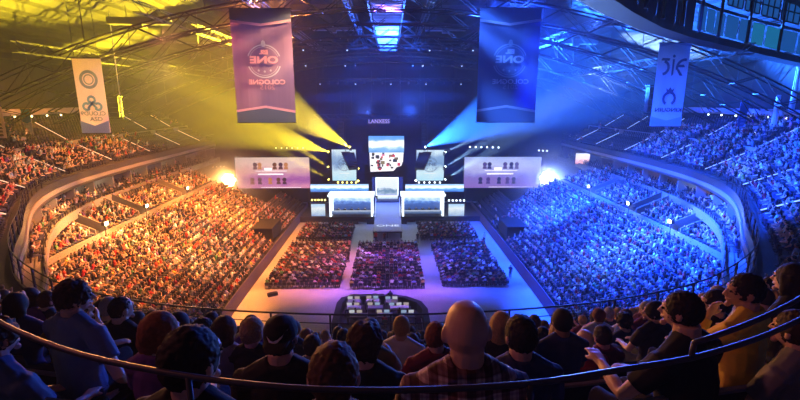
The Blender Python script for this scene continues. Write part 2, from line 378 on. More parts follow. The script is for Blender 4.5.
# deck
st = tag(MB().box((SX, 85.6, .5), (36, 11.4, 1.0)).build('stage_deck', mat('stage_top', (.05, .05, .06), .5)), 'black raised stage deck at the far end of the hall', 'stage')
# podium in front, with its lit top and legs
pod = empty('front_podium', (SX+.05, 74.0, 0), 0, 'low blue lit platform standing in front of the stage ramp', 'platform')
MB().box((0, 0, 1.12), (4.7, 8.2, .16)).build('deck', mat('podium_top', (.34, .38, .5), .4), pod)
MB().box((0, 0, .98), (4.8, 8.3, .14)).build('trim', DARK, pod)
for sx in (-2.2, 0, 2.2):
    for yy in (-3.9, 0, 3.9): MB().box((sx, yy, .45), (.22, .22, .9)).build('leg', DARKM, pod)
v, fs = text_mb('ONE', 1.5, bold=.02); mb = MB(); mb.add([(x*1.25, y*1.0-.9, z+1.205) for x, y, z in v], fs); mb.build('lettering', emis('podium_letters', (.75, .85, 1), 1.2, True), pod)
# ramp between the booths
rp = empty('stage_ramp', (SX, 80.5, 0), 0, 'blue grey ramp climbing from the podium to the desk between the booths', 'ramp')
M = Matrix.Translation((-2.15, 0, 0)) @ Matrix.Rotation(R(90), 4, 'Z') @ Matrix.Rotation(R(90), 4, 'X')
MB().prism([(-2.4, 1.0), (4.2, 1.0), (4.2, 3.2), (-2.4, 1.15)], 4.3, M).build('slope', mat('ramp_top', (.42, .46, .58), .45), rp)
for sx in (-2.28, 2.28):
    M = Matrix.Translation((sx-.09, 0, 0)) @ Matrix.Rotation(R(90), 4, 'Z') @ Matrix.Rotation(R(90), 4, 'X')
    MB().prism([(-2.5, 1.0), (4.3, 1.0), (4.3, 3.6), (-2.5, 1.5)], .18, M).build('side_wall', WHITEP, rp)
# team booths
BOOTHSCR = ramp_screen('booth_screen', [(0, (.02, .06, .25)), (.36, (.04, .12, .45)), (.47, (.1, .25, .7)), (.56, (.35, .6, .95)), (.66, (.75, .92, 1)), (1, (.9, 1, 1))], 1.15, scale=7)
GLOWW = emis('white_frame_light', (.8, .92, 1), 2.0)
def booth(side, x0, x1, label):
    w = x1-x0; e = empty('team_booth', ((x0+x1)/2, 80.2, 1.0), 0, label, 'booth', 'team booths on the stage')
    MB().box((0, .2, .18), (w, 3.4, .36)).build('plinth', DARK, e)
    MB().box((0, 1.8, 2.5), (w-.3, .12, 3.3)).build('back_screen', BOOTHSCR, e)
    for sx in (-1, 1): MB().box((sx*(w/2-.17), .1, 2.25), (.34, 3.3, 3.8)).build('side_wall', GLOWW, e)
    MB().box((0, .1, 4.2), (w+.5, 3.5, .3)).build('canopy', GLOWW, e)
    MB().box((0, -1.35, 1.1), (w-.8, .1, .75)).build('front_panel', ramp_screen('desk_front', [(0, (.02, .04, .1)), (.5, (.12, .22, .45)), (1, (.7, .8, .95))], .8, scale=9), e)
    return e
BL = (-11.0, -3.15); BR = (2.15, 9.75)
booth(-1, *BL, 'white lit player booth with five seats, beside the yellow lamps'); booth(1, *BR, 'white lit player booth with five seats, on the blue lamp side')
def desk(x, w, label):
    e = empty('player_desk', (x, 79.6, 1.36), 0, label, 'desk', 'player desks')
    MB().box((0, 0, .72), (w, .75, .06)).build('top', WHITEP, e)
    for sx in np.linspace(-w/2+.1, w/2-.1, 4): MB().box((sx, 0, .35), (.08, .6, .69)).build('leg', DARKM, e)
desk(sum(BL)/2, 6.4, 'long white player desk inside the booth by the yellow lamps'); desk(sum(BR)/2, 6.2, 'long white player desk inside the booth on the blue side')
def monitor_proto():
    e = empty('monitor', (0, 0, 0)); MB().box((0, 0, .34), (.58, .05, .36)).build('housing', DARK, e); MB().box((0, .035, .34), (.54, .01, .32)).build('screen', emis('monitor_light', (.8, .9, 1), 1.2, True), e)
    MB().box((0, -.02, .08), (.06, .05, .18)).build('stand', DARKM, e); MB().box((0, 0, .01), (.25, .18, .02)).build('foot', DARKM, e); return e
mon = None
for bi, (x0, x1) in enumerate((BL, BR)):
    for i in range(5):
        x = (x0+x1)/2+(i-2)*1.22; lab = 'black monitor on the white desk, %s from the left in the %s booth' % (ORD[i], 'yellow side' if bi == 0 else 'blue side')
        if mon is None: mon = monitor_proto(); mon.location = (x, 79.45, 2.11); tag(mon, lab, 'monitor', 'player monitors')
        else: copy_tree(mon, (x, 79.45, 2.11), 0, lab)
# centre tower: portal, small screen, caster desk
tw = empty('centre_tower', (SX, 85.6, 1.0), 0, 'dark blue portal tower over the top of the ramp', 'tower')
for sx in (-2.75, 2.75): MB().box((sx, 0, 3.2), (.5, .8, 6.4)).build('column', mat('navy_panel', (.03, .05, .13), .5), tw)
MB().box((0, .3, 3.2), (5.0, .1, 6.4)).build('back_panel', mat('navy_panel', (.03, .05, .13), .5), tw)
framed_screen('small_centre_screen', (375.5, 177.5), (398.5, 195.5), 84.9, ramp_screen('small_screen', [(0, (.5, .6, .7)), (.25, (.12, .25, .4)), (.42, (.8, .9, .95)), (1, (.85, .93, 1))], 1.1, scale=4), 'small white framed screen above the ramp, under the large game screen', .22, GLOWW)
ck = empty('caster_desk', (SX, 84.9, 3.2), 0, 'white lit commentator desk at the top of the ramp', 'desk')
MB().box((0, -.25, .45), (3.9, .12, .8)).build('front_panel', ramp_screen('caster_front', [(0, (.2, .3, .5)), (.5, (.7, .85, 1)), (1, (1, 1, 1))], 1.2, scale=14), ck)
MB().box((0, 0, .9), (4.1, .8, .08)).build('top', WHITEP, ck)
for sx in (-1.8, 1.8): MB().box((sx, 0, .45), (.1, .6, .88)).build('leg', DARKM, ck)
MB().box((SX, 84.5, 2.1), (5.2, 1.9, 2.2)).build('stage_riser', mat('navy_panel', (.03, .05, .13))); tag(bpy.data.objects['stage_riser'], 'dark riser carrying the commentator desk behind the ramp', 'riser')
# side screens beside the booths
SIDE = ramp_screen('side_screen', [(0, (.25, .4, .7)), (.35, (.6, .75, .85)), (.6, (.85, .93, .95)), (1, (.5, .75, 1))], 1.0, scale=3)
framed_screen('booth_side_screen', (310.5, 203.5), (326, 216.5), 80, SIDE, 'small square screen left of the yellow side booth', .1)
framed_screen('booth_side_screen', (448, 203.5), (464.5, 216.5), 80, SIDE, 'small square screen right of the blue side booth', .1)
# long LED strips
LED = ramp_screen('led_strip', [(0, (.03, .12, .5)), (.38, (.12, .4, .9)), (.48, (.6, .88, 1)), (.6, (1, 1, 1)), (1, (.3, .6, 1))], 1.25, scale=9)
framed_screen('led_strip_screen', (310, 184), (369, 192), 87.2, LED, 'long low white LED strip left of the centre tower', .06)
framed_screen('led_strip_screen', (405, 184), (464, 192), 87.2, LED, 'long low white LED strip right of the centre tower', .06)
# portrait screens with the round emblem
def emblem(parent, r, y, z, mm, mirrored=True, bar='ONE', small='ESL', x=0.):
    """a ring, a bar with the word across it, a small word above and three stars below; flat shapes standing off by a few mm"""
    M = lambda dx=0, dz=0: Matrix.Translation((x+dx, y, z+dz)) @ Matrix.Rotation(R(90), 4, 'X')
    mb = MB(); n = 40
    for ro, ri in ((1.0, .93), (.86, .83)):
        vs = [(x+r*ro*math.cos(2*math.pi*i/n), y, z+r*ro*.95*math.sin(2*math.pi*i/n)) for i in range(n)]+[(x+r*ri*math.cos(2*math.pi*i/n), y, z+r*ri*.95*math.sin(2*math.pi*i/n)) for i in range(n)]
        fs = [(i, n+i, n+(i+1) % n, (i+1) % n) for i in range(n) if abs(math.sin(2*math.pi*(i+.5)/n)) > .28]
        mb.add(vs, fs)
    for i, dx in enumerate((-.35, 0, .35)):
        pts = [(r*(.09 if j % 2 == 0 else .04)*math.sin(math.pi*j/5), r*(.09 if j % 2 == 0 else .04)*math.cos(math.pi*j/5)) for j in range(10)]
        mb.prism(pts, .004, M(dx*r, -.52*r-(.06*r if i == 1 else 0)))
    pts = [(.13*r*math.cos(a), .2*r*math.sin(a)+.0) for a in np.linspace(0, 2*math.pi, 9)[:-1]]; mb.prism(pts, .004, M(0, .98*r))
    mb.build('emblem_ring', mm[0], parent)
    for w, sz, dz, sx in ((bar, .54*r, .06*r, 1.45), (small, .31*r, .5*r, 1.1)):
        v, fs = text_mb(w, sz, mirrored, .022*r); mb = MB(); mb.add([(x+a*sx, y-.003-c, z+dz+b) for a, b, c in v], fs); mb.build('emblem_letters', mm[1], parent)
PORT = ramp_screen('portrait_screen', [(0, (.5, .85, 1)), (.3, (.7, .93, 1)), (.5, (.2, .36, .62)), (.8, (.3, .48, .7)), (1, (.75, .93, 1))], .95, scale=3)
for px0, px1, lab in (((331, 149), (357, 181), 'portrait screen with a round emblem among the yellow lamps'), ((416, 149.5), (444, 181), 'portrait screen with a round emblem on the blue side')):
    e, d = framed_screen('emblem_screen', px0, px1, 88, PORT, lab, .1)
    emblem(e, d[0]*.27, -.08, d[2]*.52, (emis('emblem_slate', (.12, .2, .38), .8, True), emis('emblem_slate', (.12, .2, .38), .8, True)), False)
    MB().box((0, -.08, d[2]*.25), (d[0]*.4, .006, .16)).build('caption_bar', emis('emblem_white', (.9, .97, 1), 1.0), e)
# large game screen in the middle: crowd shot above, map cards below
g0, g1 = at(368.5, 136, 86.5), at(404, 152.5, 86.5)
e = empty('game_screen', ((g0.x+g1.x)/2, 86.5, at(0, 173, 86.5).z), 0, 'large hanging centre screen, white and blue above, red and black cards below', 'screen')
w = g1.x-g0.x; hz = g0.z-e.location.z; hm = g1.z-e.location.z
MB().box((0, 0, (hz+hm)/2), (w, .1, hz-hm)).build('upper_picture', ramp_screen('game_upper', [(0, (.1, .3, .6)), (.25, (.25, .5, .85)), (.38, (.95, 1, 1)), (.62, (1, 1, 1)), (.8, (.15, .4, .85)), (1, (.1, .3, .8))], 1.3, scale=3), e)
outl = [(-w*.48, hm), (-w*.47, hm*.5), (-w*.46, .0), (w*.2, .15), (w*.3, hm*.25), (w*.42, hm*.3), (w*.47, hm*.55), (w*.485, hm)]
MB().prism(outl, .1, Matrix.Translation((0, .05, 0)) @ Matrix.Rotation(R(90), 4, 'X')).build('lower_picture', emis('card_white', (1, .97, .95), 1.25), e)
rr = random.Random(4)
for i in range(40):
    cx = rr.uniform(-.44, .42)*w; cz = hm*rr.uniform(.38 if cx > .2*w else .12, .95); s = rr.uniform(.24, .5)
    cm = [emis('card_red', (.75, .05, .1), 1.0, True), emis('card_black', (.05, .06, .08), .6, True), emis('card_olive', (.35, .28, .14), .8, True), emis('card_pink', (.9, .25, .4), 1., True)][rr.choice((0, 1, 1, 1, 2, 2, 3))]
    MB().box((cx, -.065, cz), (s*rr.uniform(.8, 1.7), .02, s*rr.uniform(.8, 1.4))).build('picture_card', cm, e)
MB().box((0, .2, hz/2), (w*.9, .25, hz*.8)).build('housing', DARK, e)
for sx in (-1, 1): MB().tube([(sx*w*.4, .2, hz), (sx*w*.4, .2, hz+12)], .04, 5).build('cable', DARKM, e)
# two wide side screens showing the seated line-ups
def wide_screen(px0, px1, y, m, label, seed, dark):
    e, d = framed_screen('wide_screen', px0, px1, y, m, label, .1, DARKM); w, h = d[0], d[2]
    rr = random.Random(seed)
    for row, xs in ((.74, (-.23, -.17, .03, .11, .18)), (.27, (-.28, -.18, -.04, .07, .15))):
        for i, u in enumerate(xs):
            mb = MB(); Mx = Matrix.Translation((u*w, -.075, row*h)) @ Matrix.Rotation(R(90), 4, 'X')
            mb.prism([(.42*math.cos(a), .42*math.sin(a)+.12) for a in np.linspace(0, 2*math.pi, 13)[:-1]], .004, Mx)
            mb.prism([(-.42, -.8), (.42, -.8), (.34, -.3), (-.34, -.3)], .004, Mx); mb.build('pictured_player', dark[(i+(row > .5)) % len(dark)], e)
    mb = MB(); mb.box((-.02*w, -.078, .56*h), (.42*w, .004, .1)); mb.box((-.03*w, -.078, .46*h), (.34*w, .004, .26)); mb.box((-.06*w, -.078, .62*h), (.1*w, .004, .5)); mb.box((.1*w, -.078, .04*h), (.9*w*.6, .004, .08))
    mb.build('pictured_desk', emis('picture_white', (1, .97, 1), 1.3, True), e)
    for sx in (-.46, .46): MB().box((sx*w, .4, -(y*0+at(*px1, y).z)/2), (.3, .3, at(*px1, y).z)).build('leg', DARKM, e)
    return e
wide_screen((234, 157), (311, 188.5), 87.5, ramp_screen('wide_left', [(0, (.8, .3, .5)), (.3, (.4, .1, .42)), (.45, (.62, .25, .48)), (.6, (.8, .42, .45)), (.75, (.9, .6, .55)), (1, (.8, .6, .5))], .9, scale=5), 'wide pink tinted screen with two rows of players, beside the orange flood light', 3, [emis('player_brown', (.22, .07, .05), .6, True), emis('player_plum', (.1, .03, .1), .5, True), emis('player_orange', (.7, .25, .08), .8, True)])
wide_screen((464, 156.5), (540, 188), 87.5, ramp_screen('wide_right', [(0, (.3, .16, .55)), (.3, (.26, .18, .62)), (.45, (.32, .3, .78)), (.6, (.5, .5, .9)), (.75, (.62, .68, 1)), (1, (.4, .5, .95))], .9, scale=5), 'wide lavender tinted screen with two rows of players, beside the white flood light', 5, [emis('player_navy', (.03, .03, .2), .6, True), emis('player_violet', (.12, .06, .35), .6, True)])
# flood lights that face the hall
def flood(px, y, m, label):
    p = at(*px, y); e = empty('flood_light_tower', (p.x, y, 0), 0, label, 'flood light')
    MB().box((0, .5, p.z/2), (.5, .5, p.z)).build('mast', DARKM, e)
    MB().tube([(0, .4, p.z), (0, .02, p.z)], [1.0, 1.4], 18).build('housing', DARKM, e)
    for i in range(7):  # round cluster, widened so the lamps draw the glare as well
        a = i*math.pi/3; rr_ = .86 if i else 0
        MB().tube([(rr_*math.cos(a), 0, p.z+rr_*math.sin(a)), (rr_*math.cos(a), -.08, p.z+rr_*math.sin(a))], .4, 14).build('lamp', m, e)
    return p
FLOOD_L = flood((229, 180), 86, emis('flood_orange', (1, .72, .3), 60, True), 'blinding orange flood light at the left end of the stage')
FLOOD_R = flood((546.5, 178), 86, emis('flood_white', (.85, .93, 1), 60, True), 'blinding white flood light at the right end of the stage')
# hanging line arrays in front of the portrait screens
def line_array(px, px_top, y, label, sgn):
    p = at(*px, y); t = at(*px_top, y); e = empty('line_array', (t.x, y, t.z), 0, label, 'speaker array', 'hanging line arrays')
    a = 0.; x, z = 0., -.4
    for i in range(9):
        a = R(2+7*i)
        mb = MB(); mb.box((sgn*(.75+.13*i)*1.0, -.1*i, z), (2.3-.06*i, .6, .36), sgn*R(20), 0, -a); mb.build('speaker_box', DARK, e); z -= .33
    MB().box((sgn*.3, 0, -.12), (1.6, .7, .1), sgn*R(24)).build('rigging_frame', DARKM, e)
    MB().tube([(sgn*.3, 0, -.1), (sgn*.3, 0, 9)], .04, 5).build('chain', DARKM, e)
line_array((350, 160), (344, 151.5), 84.5, 'curved black speaker array overlapping the portrait screen on the yellow side', 1)
line_array((424, 160), (429, 151.5), 84.5, 'curved black speaker array overlapping the portrait screen on the blue side', -1)
for px, lab in ((341, 'black subwoofer column hanging under the truss, yellow side'), (424, 'black subwoofer column hanging under the truss, blue side')):
    p = at(px, 122, 86); e = empty('subwoofer_column', (p.x, 86, p.z-4.4), 0, lab, 'speaker', 'hanging subwoofers')
    for i in range(6): MB().box((0, 0, .35+.74*i), (.9, .8, .7)).build('speaker_box', DARK, e)
    MB().tube([(0, 0, 4.4), (0, 0, 10)], .04, 5).build('chain', DARKM, e)
# box trusses
def truss_mb(p0, p1, w=.7, h=.7, bay=1.2, r=.05, sag=None, n=4):
    p0, p1 = Vector(p0), Vector(p1); L = (p1-p0).length; t = (p1-p0).normalized(); sx = t.cross(Vector((0, 0, 1))).normalized(); nb = max(1, round(L/bay)); mb = MB()
    def P(i, a, b):
        q = p0+t*(L*i/nb)+sx*(a*w/2)+Vector((0, 0, b*h/2))
        if sag: q.z += sag(q)
        return q
    for a in (-1, 1):
        for b in (-1, 1): mb.tube([P(i, a, b) for i in range(0, nb+1, 1 if sag else nb)], r, n)
        for i in range(nb): mb.tube([P(i, a, -1 if i % 2 else 1), P(i+1, a, 1 if i % 2 else -1)], r*.6, 3)
    for i in range(nb):
        mb.tube([P(i, -1, -1), P(i+1, 1, -1)], r*.6, 3)
        mb.tube([P(i, -1, -1), P(i, 1, -1)], r*.6, 3)
    return mb
a, b = at(314, 117, 87), at(457, 117, 87)
tr = empty('stage_truss', ((a.x+b.x)/2, 87, a.z), 0, 'horizontal lattice truss hung above the centre of the stage', 'truss')
m = truss_mb((a.x-tr.location.x, 0, 0), (b.x-tr.location.x, 0, 0), .9, .8, 1.0, .06); m.build('lattice', STEEL, tr)
for i in range(5): MB().tube([((i/4-.5)*(b.x-a.x)*.95, 0, .4), ((i/4-.5)*(b.x-a.x)*.95, 0, 12)], .03, 4).build('hoist_cable', DARKM, tr)
v, fs = text_mb('LANXESS', 1.0, False, .012); mb = MB(); mb.add([(x, -.52-c, y) for x, y, c in v], fs)
sg = empty('hall_sign', (at(379, 121, 86.4).x, 86.9, at(379, 121.5, 86.4).z), 0, 'small violet lettered sign under the stage truss', 'sign'); mb.build('lettering', emis('sign_violet', (.55, .4, .85), .9, True), sg)
MB().box((0, -.42, .0), (4.6, .06, 1.1)).build('board', DARK, sg)
# moving head lamps
LAMPS = []
def moving_head(p, aim, lens_m, label, group):
    p = Vector(p); d = (Vector(aim)-p).normalized(); e = empty('moving_head_lamp', p, 0, label, 'stage lamp', group)
    MB().box((0, .1, -.48), (.42, .42, .18)).build('base', DARK, e)
    mb = MB()
    for sx in (-.24, .24): mb.box((sx, .05, -.18), (.05, .2, .46))
    mb.build('yoke', DARK, e)
    mb = MB(); mb.tube([-d*.3, -d*.05, d*.22], [.13, .19, .2], 12); mb.build('head', DARK, e)
    mb = MB(); mb.tube([d*.221, d*.24], .18, 12); mb.build('lens', lens_m, e)
    LAMPS.append((p+d*.5, d)); return e
YEL = emis('lens_yellow', (1, .8, .1), 12, True); BLU = emis('lens_white', (.7, .85, 1), 12, True)
BEAM_L, BEAM_R = [], []
for i, px in enumerate(((350.5, 147.5), (329, 152), (329, 167.5), (329.5, 180), (358, 168), (358, 180.5))):
    p = at(*px, 85.5); dirn = [(-18, -24, 15), (-20, -34, 11.5), (-26, -15, 21), (-26, -15, 20), None, None][i]
    aim = p+Vector(dirn if dirn else (2, -12, -2))
    moving_head(p, aim, YEL, ('yellow stage lamp, ' + ['above the line array', 'top of three beside the left portrait screen', 'middle of three beside the left portrait screen', 'lowest of three beside the left portrait screen', 'upper right of the left portrait screen', 'lower right of the left portrait screen'][i]), 'yellow stage lamps')
    if dirn: BEAM_L.append((p, aim))
for i, px in enumerate(((424.5, 147.5), (444.5, 152.5), (444.5, 167), (444.5, 180), (416, 167.5), (416, 180))):
    p = at(*px, 85.5); dirn = [(24, -24, 15), (27, -14, 15), (26, -14, 19), (26, -14, 20), None, None][i]
    aim = p+Vector(dirn if dirn else (-2, -12, -2))
    moving_head(p, aim, BLU, ('white stage lamp, ' + ['above the line array', 'top of three beside the right portrait screen', 'middle of three beside the right portrait screen', 'lowest of three beside the right portrait screen', 'upper left of the right portrait screen', 'lower left of the right portrait screen'][i]), 'white stage lamps')
    if dirn: BEAM_R.append((p, aim))
# rows of little lamps: under the portrait screens, over the wide screens, by the booths
def lamp_bar(px0, px1, y, n, m, label, rad=.17):
    a, b = at(*px0, y), at(*px1, y); e = empty('lamp_bar', (a+b)/2, 0, label, 'lamp bar')
    dv = (b-a); MB().box((0, .12, .12), (dv.length+.5, .12, .12)).build('bar', DARKM, e)
    for i in range(n):
        q = dv*(i/(n-1)-.5); MB().ball(q, rad, 8, 6).build('bulb', m, e)
AMB = emis('bulb_amber', (1, .75, .15), 5, True); WB = emis('bulb_white', (.8, .9, 1), 4, True); WW = emis('bulb_warm', (1, .85, .55), 3, True)
lamp_bar((338, 182.5), (356, 182.5), 86.5, 5, AMB, 'row of five amber bulbs under the portrait screen on the yellow side')
lamp_bar((419, 182.5), (440, 182.5), 86.5, 5, WB, 'row of five white bulbs under the portrait screen on the blue side')
lamp_bar((470, 147), (498.5, 147.5), 88, 6, WB, 'row of six white bulbs above the lavender screen', .16)
lamp_bar((276, 148), (303, 148), 88, 6, WW, 'row of six small warm bulbs above the pink screen', .1)
lamp_bar((312, 200), (325, 200), 80.5, 5, AMB, 'row of amber bulbs over the small screen left of the booth')
lamp_bar((449, 200.5), (464, 200.5), 80.5, 5, WB, 'row of white bulbs over the small screen right of the booth')
lamp_bar((213, 167), (224, 166.5), 88, 4, WW, 'four small warm bulbs left of the pink screen', .09)
lamp_bar((539, 150.5), (547, 151), 90, 3, WB, 'three white bulbs high above the white flood light', .16)
lamp_bar((333, 224.5), (345, 224.5), 79.6, 3, WB, 'three small white bulbs at the stage edge under the yellow side booth', .08)
# red lit screen board on the right gallery
framed_screen('gallery_screen', (575.5, 153), (595, 164), 83, ramp_screen('gallery_picture', [(0, (.9, .3, .25)), (.5, (1, .8, .75)), (1, (.9, .95, 1))], 1.2, scale=4), 'small red and white advertising screen on the right gallery', .06)
# steps, cases and speakers along the stage front
for i, (x, w, h) in enumerate(((-10.2, 1.4, .8), (-7.6, 3.6, .6), (-3.6, 1.3, .9), (2.4, 1.2, .9), (6.3, 3.4, .6), (9.4, 1.3, .8))):
    e = empty('stage_speaker', (x, 78.6, 0), 0, 'low black speaker box at the stage foot, %s from the left' % ORD[i], 'speaker', 'black boxes at the stage foot')
    MB().box((0, 0, h/2), (w, .7, h)).build('cabinet', DARK, e); MB().box((0, -.36, h/2), (w-.1, .02, h-.12)).build('grille', DARKM, e)
# ------------------------------------------------------------------ roof steelwork
def sagf(q): return -.0055*q.x*q.x
TRY = [(47, 31.5), (55, 31.5), (63, 31.2), (71, 30.6), (79, 30.2), (87, 29.8)]
for i, (y, z) in enumerate(TRY):
    e = empty('roof_truss', (0, y, z), 0, 'arched steel roof truss across the hall, %s of six from the camera' % ORD[i], 'truss', 'arched roof trusses')
    truss_mb((-46, 0, 0), (46, 0, 0), 1.2, 1.8, 2.6, .085, sagf).build('lattice', STEEL, e)
    for x in np.arange(-42, 43, 12): MB().tube([(x, 0, sagf(Vector((x, 0, 0)))+.9), (x, 0, sagf(Vector((x, 0, 0)))+6)], .05, 4).build('hanger_rod', DARKM, e)
for i, x in enumerate((-33, -22, -13.5, -4.6, 4.6, 13.5, 22, 33)):
    z = 32.6-.0055*x*x; e = empty('roof_purlin', (x, 66, z), 0, 'long steel roof girder running towards the stage, %s of eight from the left' % ORD[i], 'girder', 'long roof girders')
    truss_mb((0, -24, 0), (0, 26, 0), .5, .9, 1.7, .06).build('lattice', STEEL, e)
cw = empty('central_catwalk', (-.3, 66, 31.2), 0, 'long lighting catwalk with many rungs over the middle of the hall', 'catwalk')
mb = MB()
for y in np.arange(-22, 24, .95): mb.box((0, y, 0), (3.1, .26, .1))
mb.build('rungs', mat('catwalk_steel', (.3, .3, .32), .4, .6), cw)
CWS = mat('catwalk_steel', (.3, .3, .32), .4, .6)
for sx in (-1.75, 1.75):
    MB().box((sx, 1, .0), (.16, 47, .3)).build('side_beam', STEEL, cw); MB().tube([(sx, -22.5, 1.1), (sx, 24.5, 1.1)], .05, 5).build('handrail', STEEL, cw)
    for y in np.arange(-22, 24, 2.9): MB().tube([(sx, y, 0), (sx, y, 1.1)], .04, 4).build('railing_post', STEEL, cw)
for i, (x0, x1, y, z) in enumerate(((-15, -5, 69, 29.9), (3.5, 14, 69, 29.9), (-16, -4, 76, 28.2), (3, 15, 76, 28.2), (-15, 15, 84, 25.6))):
    e = empty('lighting_bar', ((x0+x1)/2, y, z), 0, 'dark lighting bar with small lamps high over the floor, %s' % ('nearer left', 'nearer right', 'middle left', 'middle right', 'farthest and widest')[i], 'lighting bar')
    L = x1-x0; truss_mb((-L/2, 0, 0), (L/2, 0, 0), .5, .5, .9, .05).build('lattice', STEEL, e)
    for j in range(int(L/1.6)):
        xx = -L/2+.8+1.6*j; mb = MB(); mb.tube([(xx, 0, -.35), (xx, -.15, -.75)], [.13, .19], 8); mb.build('lamp_can', STEEL if j % 2 else DARK, e)
        if j % 4 == 1: MB().ball((xx, -.16, -.76), .12, 8, 6).build('bulb', emis('rig_bulb', (.55, .7, 1), 1.6, True), e)
    for sx in (-L*.4, L*.4): MB().tube([(sx, 0, .2), (sx, 0, 6)], .03, 4).build('cable', DARKM, e)
# diagonal ties and ducts
rr = random.Random(9)
for i in range(22):
    x = rr.uniform(-34, 34); y = rr.uniform(50, 84); z = 33.5-.0055*x*x; dx = rr.choice((-1, 1))*rr.uniform(3, 7); mb = MB()
    mb.tube([(0, 0, 0), (dx, rr.uniform(4, 9), rr.uniform(-3.5, -1.5))], .07, 5)
    tag(mb.build('roof_tie', STEEL, loc=(x, y, z)), 'thin diagonal steel tie rod among the roof trusses', 'tie rod', 'diagonal roof ties')
for sx in (-1, 1):
    for j, y in enumerate((52, 60, 68, 76)):
        mb = MB(); x = sx*(9 if j % 2 else 27); z = 33.6-.0045*x*x
        mb.box((0, 0, 0), (6.5, 1.0, .7)); mb.box((0, 0, -.5), (1.0, 1.0, .4))
        tag(mb.build('ventilation_duct', mat('duct_metal', (.2, .2, .21), .5, .6), loc=(x, y, z)), 'boxy ventilation duct under the roof, %s over the %s half' % (ORD[j], 'left' if sx < 0 else 'right'), 'duct', 'roof ducts')
# high gallery with blue lit panes, top right (and its dark twin on the left)
GP = [(2, 14, 27), (6, 19.8, 27), (9.5, 24.2, 27), (13, 28.4, 27), (18.3, 34.2, 27), (24, 39.4, 27), (28.9, 43.1, 26.95), (35, 45.6, 26.35), (41, 46.8, 25.5), (47, 47.2, 24.6)]
def gallery(sx, label, lit):
    e = empty('roof_gallery', (sx*20, 36, 27.2), 0, label, 'gallery'); P = [Vector((sx*x-sx*20, y-36, z-27.2)) for x, y, z in GP]
    N = []
    for i in range(len(P)):
        t = (P[min(i+1, len(P)-1)]-P[max(i-1, 0)]).normalized(); N.append(Vector((t.y, -t.x, 0))*(1 if sx > 0 else -1))
    mb = MB()                       # walkway slab: nearer edge at N*0, far edge away from the camera
    V = []; n = len(P)
    for p, nn in zip(P, N): V += [p+nn*1.5, p, p+Vector((0, 0, .5)), p+nn*1.5+Vector((0, 0, .5))]
    mb.add(V, [(4*i+j, 4*i+(j+1) % 4, 4*(i+1)+(j+1) % 4, 4*(i+1)+j) for i in range(n-1) for j in range(4)]+[(3, 2, 1, 0), (4*n-4, 4*n-3, 4*n-2, 4*n-1)])
    mb.build('walkway', DARK, e)
    mb = MB(); mb.tube([p-N[i]*.05+Vector((0, 0, .05)) for i, p in enumerate(P)], .06, 5); mb.build('edge_tube', mat('edge_metal', (.5, .5, .52), .4, .5), e)
    for h in (.5, 2.9, 5.9):
        mb = MB(); mb.tube([p+N[i]*1.1+Vector((0, 0, h+.1)) for i, p in enumerate(P)], .14, 5); mb.build('rail', DARK, e)
    # panes along the near face
    def pt(u, off, z):
        L = [0]
        for i in range(1, n): L.append(L[-1]+(P[i]-P[i-1]).length)
        l = u*L[-1]; i = max(j for j in range(n-1) if L[j] <= l+1e-6); f = (l-L[i])/(L[i+1]-L[i])
        return P[i].lerp(P[i+1], f)+N[i].lerp(N[i+1], f)*off+Vector((0, 0, z))
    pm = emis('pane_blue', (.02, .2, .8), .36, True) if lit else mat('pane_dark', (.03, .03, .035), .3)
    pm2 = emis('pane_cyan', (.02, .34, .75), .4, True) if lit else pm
    k = 0
    for u in np.arange(.585, .97, .036):
        if lit or k % 2 == 0:
            a, b = pt(u, 1.45, .75), pt(u+.032, 1.45, .75); mb = MB(); up = Vector((0, 0, 1.9))
            mb.add([a, b, b+up, a+up], [(0, 1, 2, 3)]); mb.build('pane', pm2 if k in (5, 6) else pm, e)
        k += 1
    for u in np.arange(.55, .97, .046):
        if lit and .63 < u < .68 or not lit: continue
        a, b = pt(u, 1.45, 3.4), pt(u+.04, 1.45, 3.4); mb = MB()
        mb.add([a, b, b+Vector((0, 0, 1.9)), a+Vector((0, 0, 1.9))], [(0, 1, 2, 3)]); w = mb.build('upper_pane', pm, e)
        mb = MB(); o = N[2]*.05
        for f in (.0, .33, .66, 1.): q = a.lerp(b, f)+o; mb.tube([q, q+Vector((0, 0, 1.9))], .07, 4)
        for f in (0, .5, 1.): mb.tube([a+o+Vector((0, 0, 1.9*f)), b+o+Vector((0, 0, 1.9*f))], .07, 4)
        mb.build('glazing_bars', DARK, w)
    for u in np.arange(.03, 1., .08):
        q = pt(u, 1.6, .5); mb = MB(); mb.tube([q, q+Vector((0, 0, 7.0))], .14, 5); mb.build('post', DARK, e)
    mb = MB(); q = [pt(u, 1.0, 6.0) for u in np.linspace(0, 1, 20)]; V = []
    for i, p in enumerate(q): V += [p, p-N[min(i*n//20, n-1)]*3+Vector((0, 0, .4)), p-N[min(i*n//20, n-1)]*3+Vector((0, 0, .8)), p+Vector((0, 0, .5))]
    mb.add(V, [(4*i+j, 4*i+(j+1) % 4, 4*(i+1)+(j+1) % 4, 4*(i+1)+j) for i in range(19) for j in range(4)]); mb.build('roof_panel', DARK, e)
    mb = MB()
    for u in np.linspace(.0, .53, 14):
        a = pt(u, 1.45, .5); b = pt(u+.04, 1.45, .5); mb.add([a, b, b+Vector((0, 0, 5.6)), a+Vector((0, 0, 5.6))], [(0, 1, 2, 3)])
    mb.build('dark_cladding', DARK, e)
gallery(1, 'dark high gallery with blue lit panes under the roof, upper right', True)
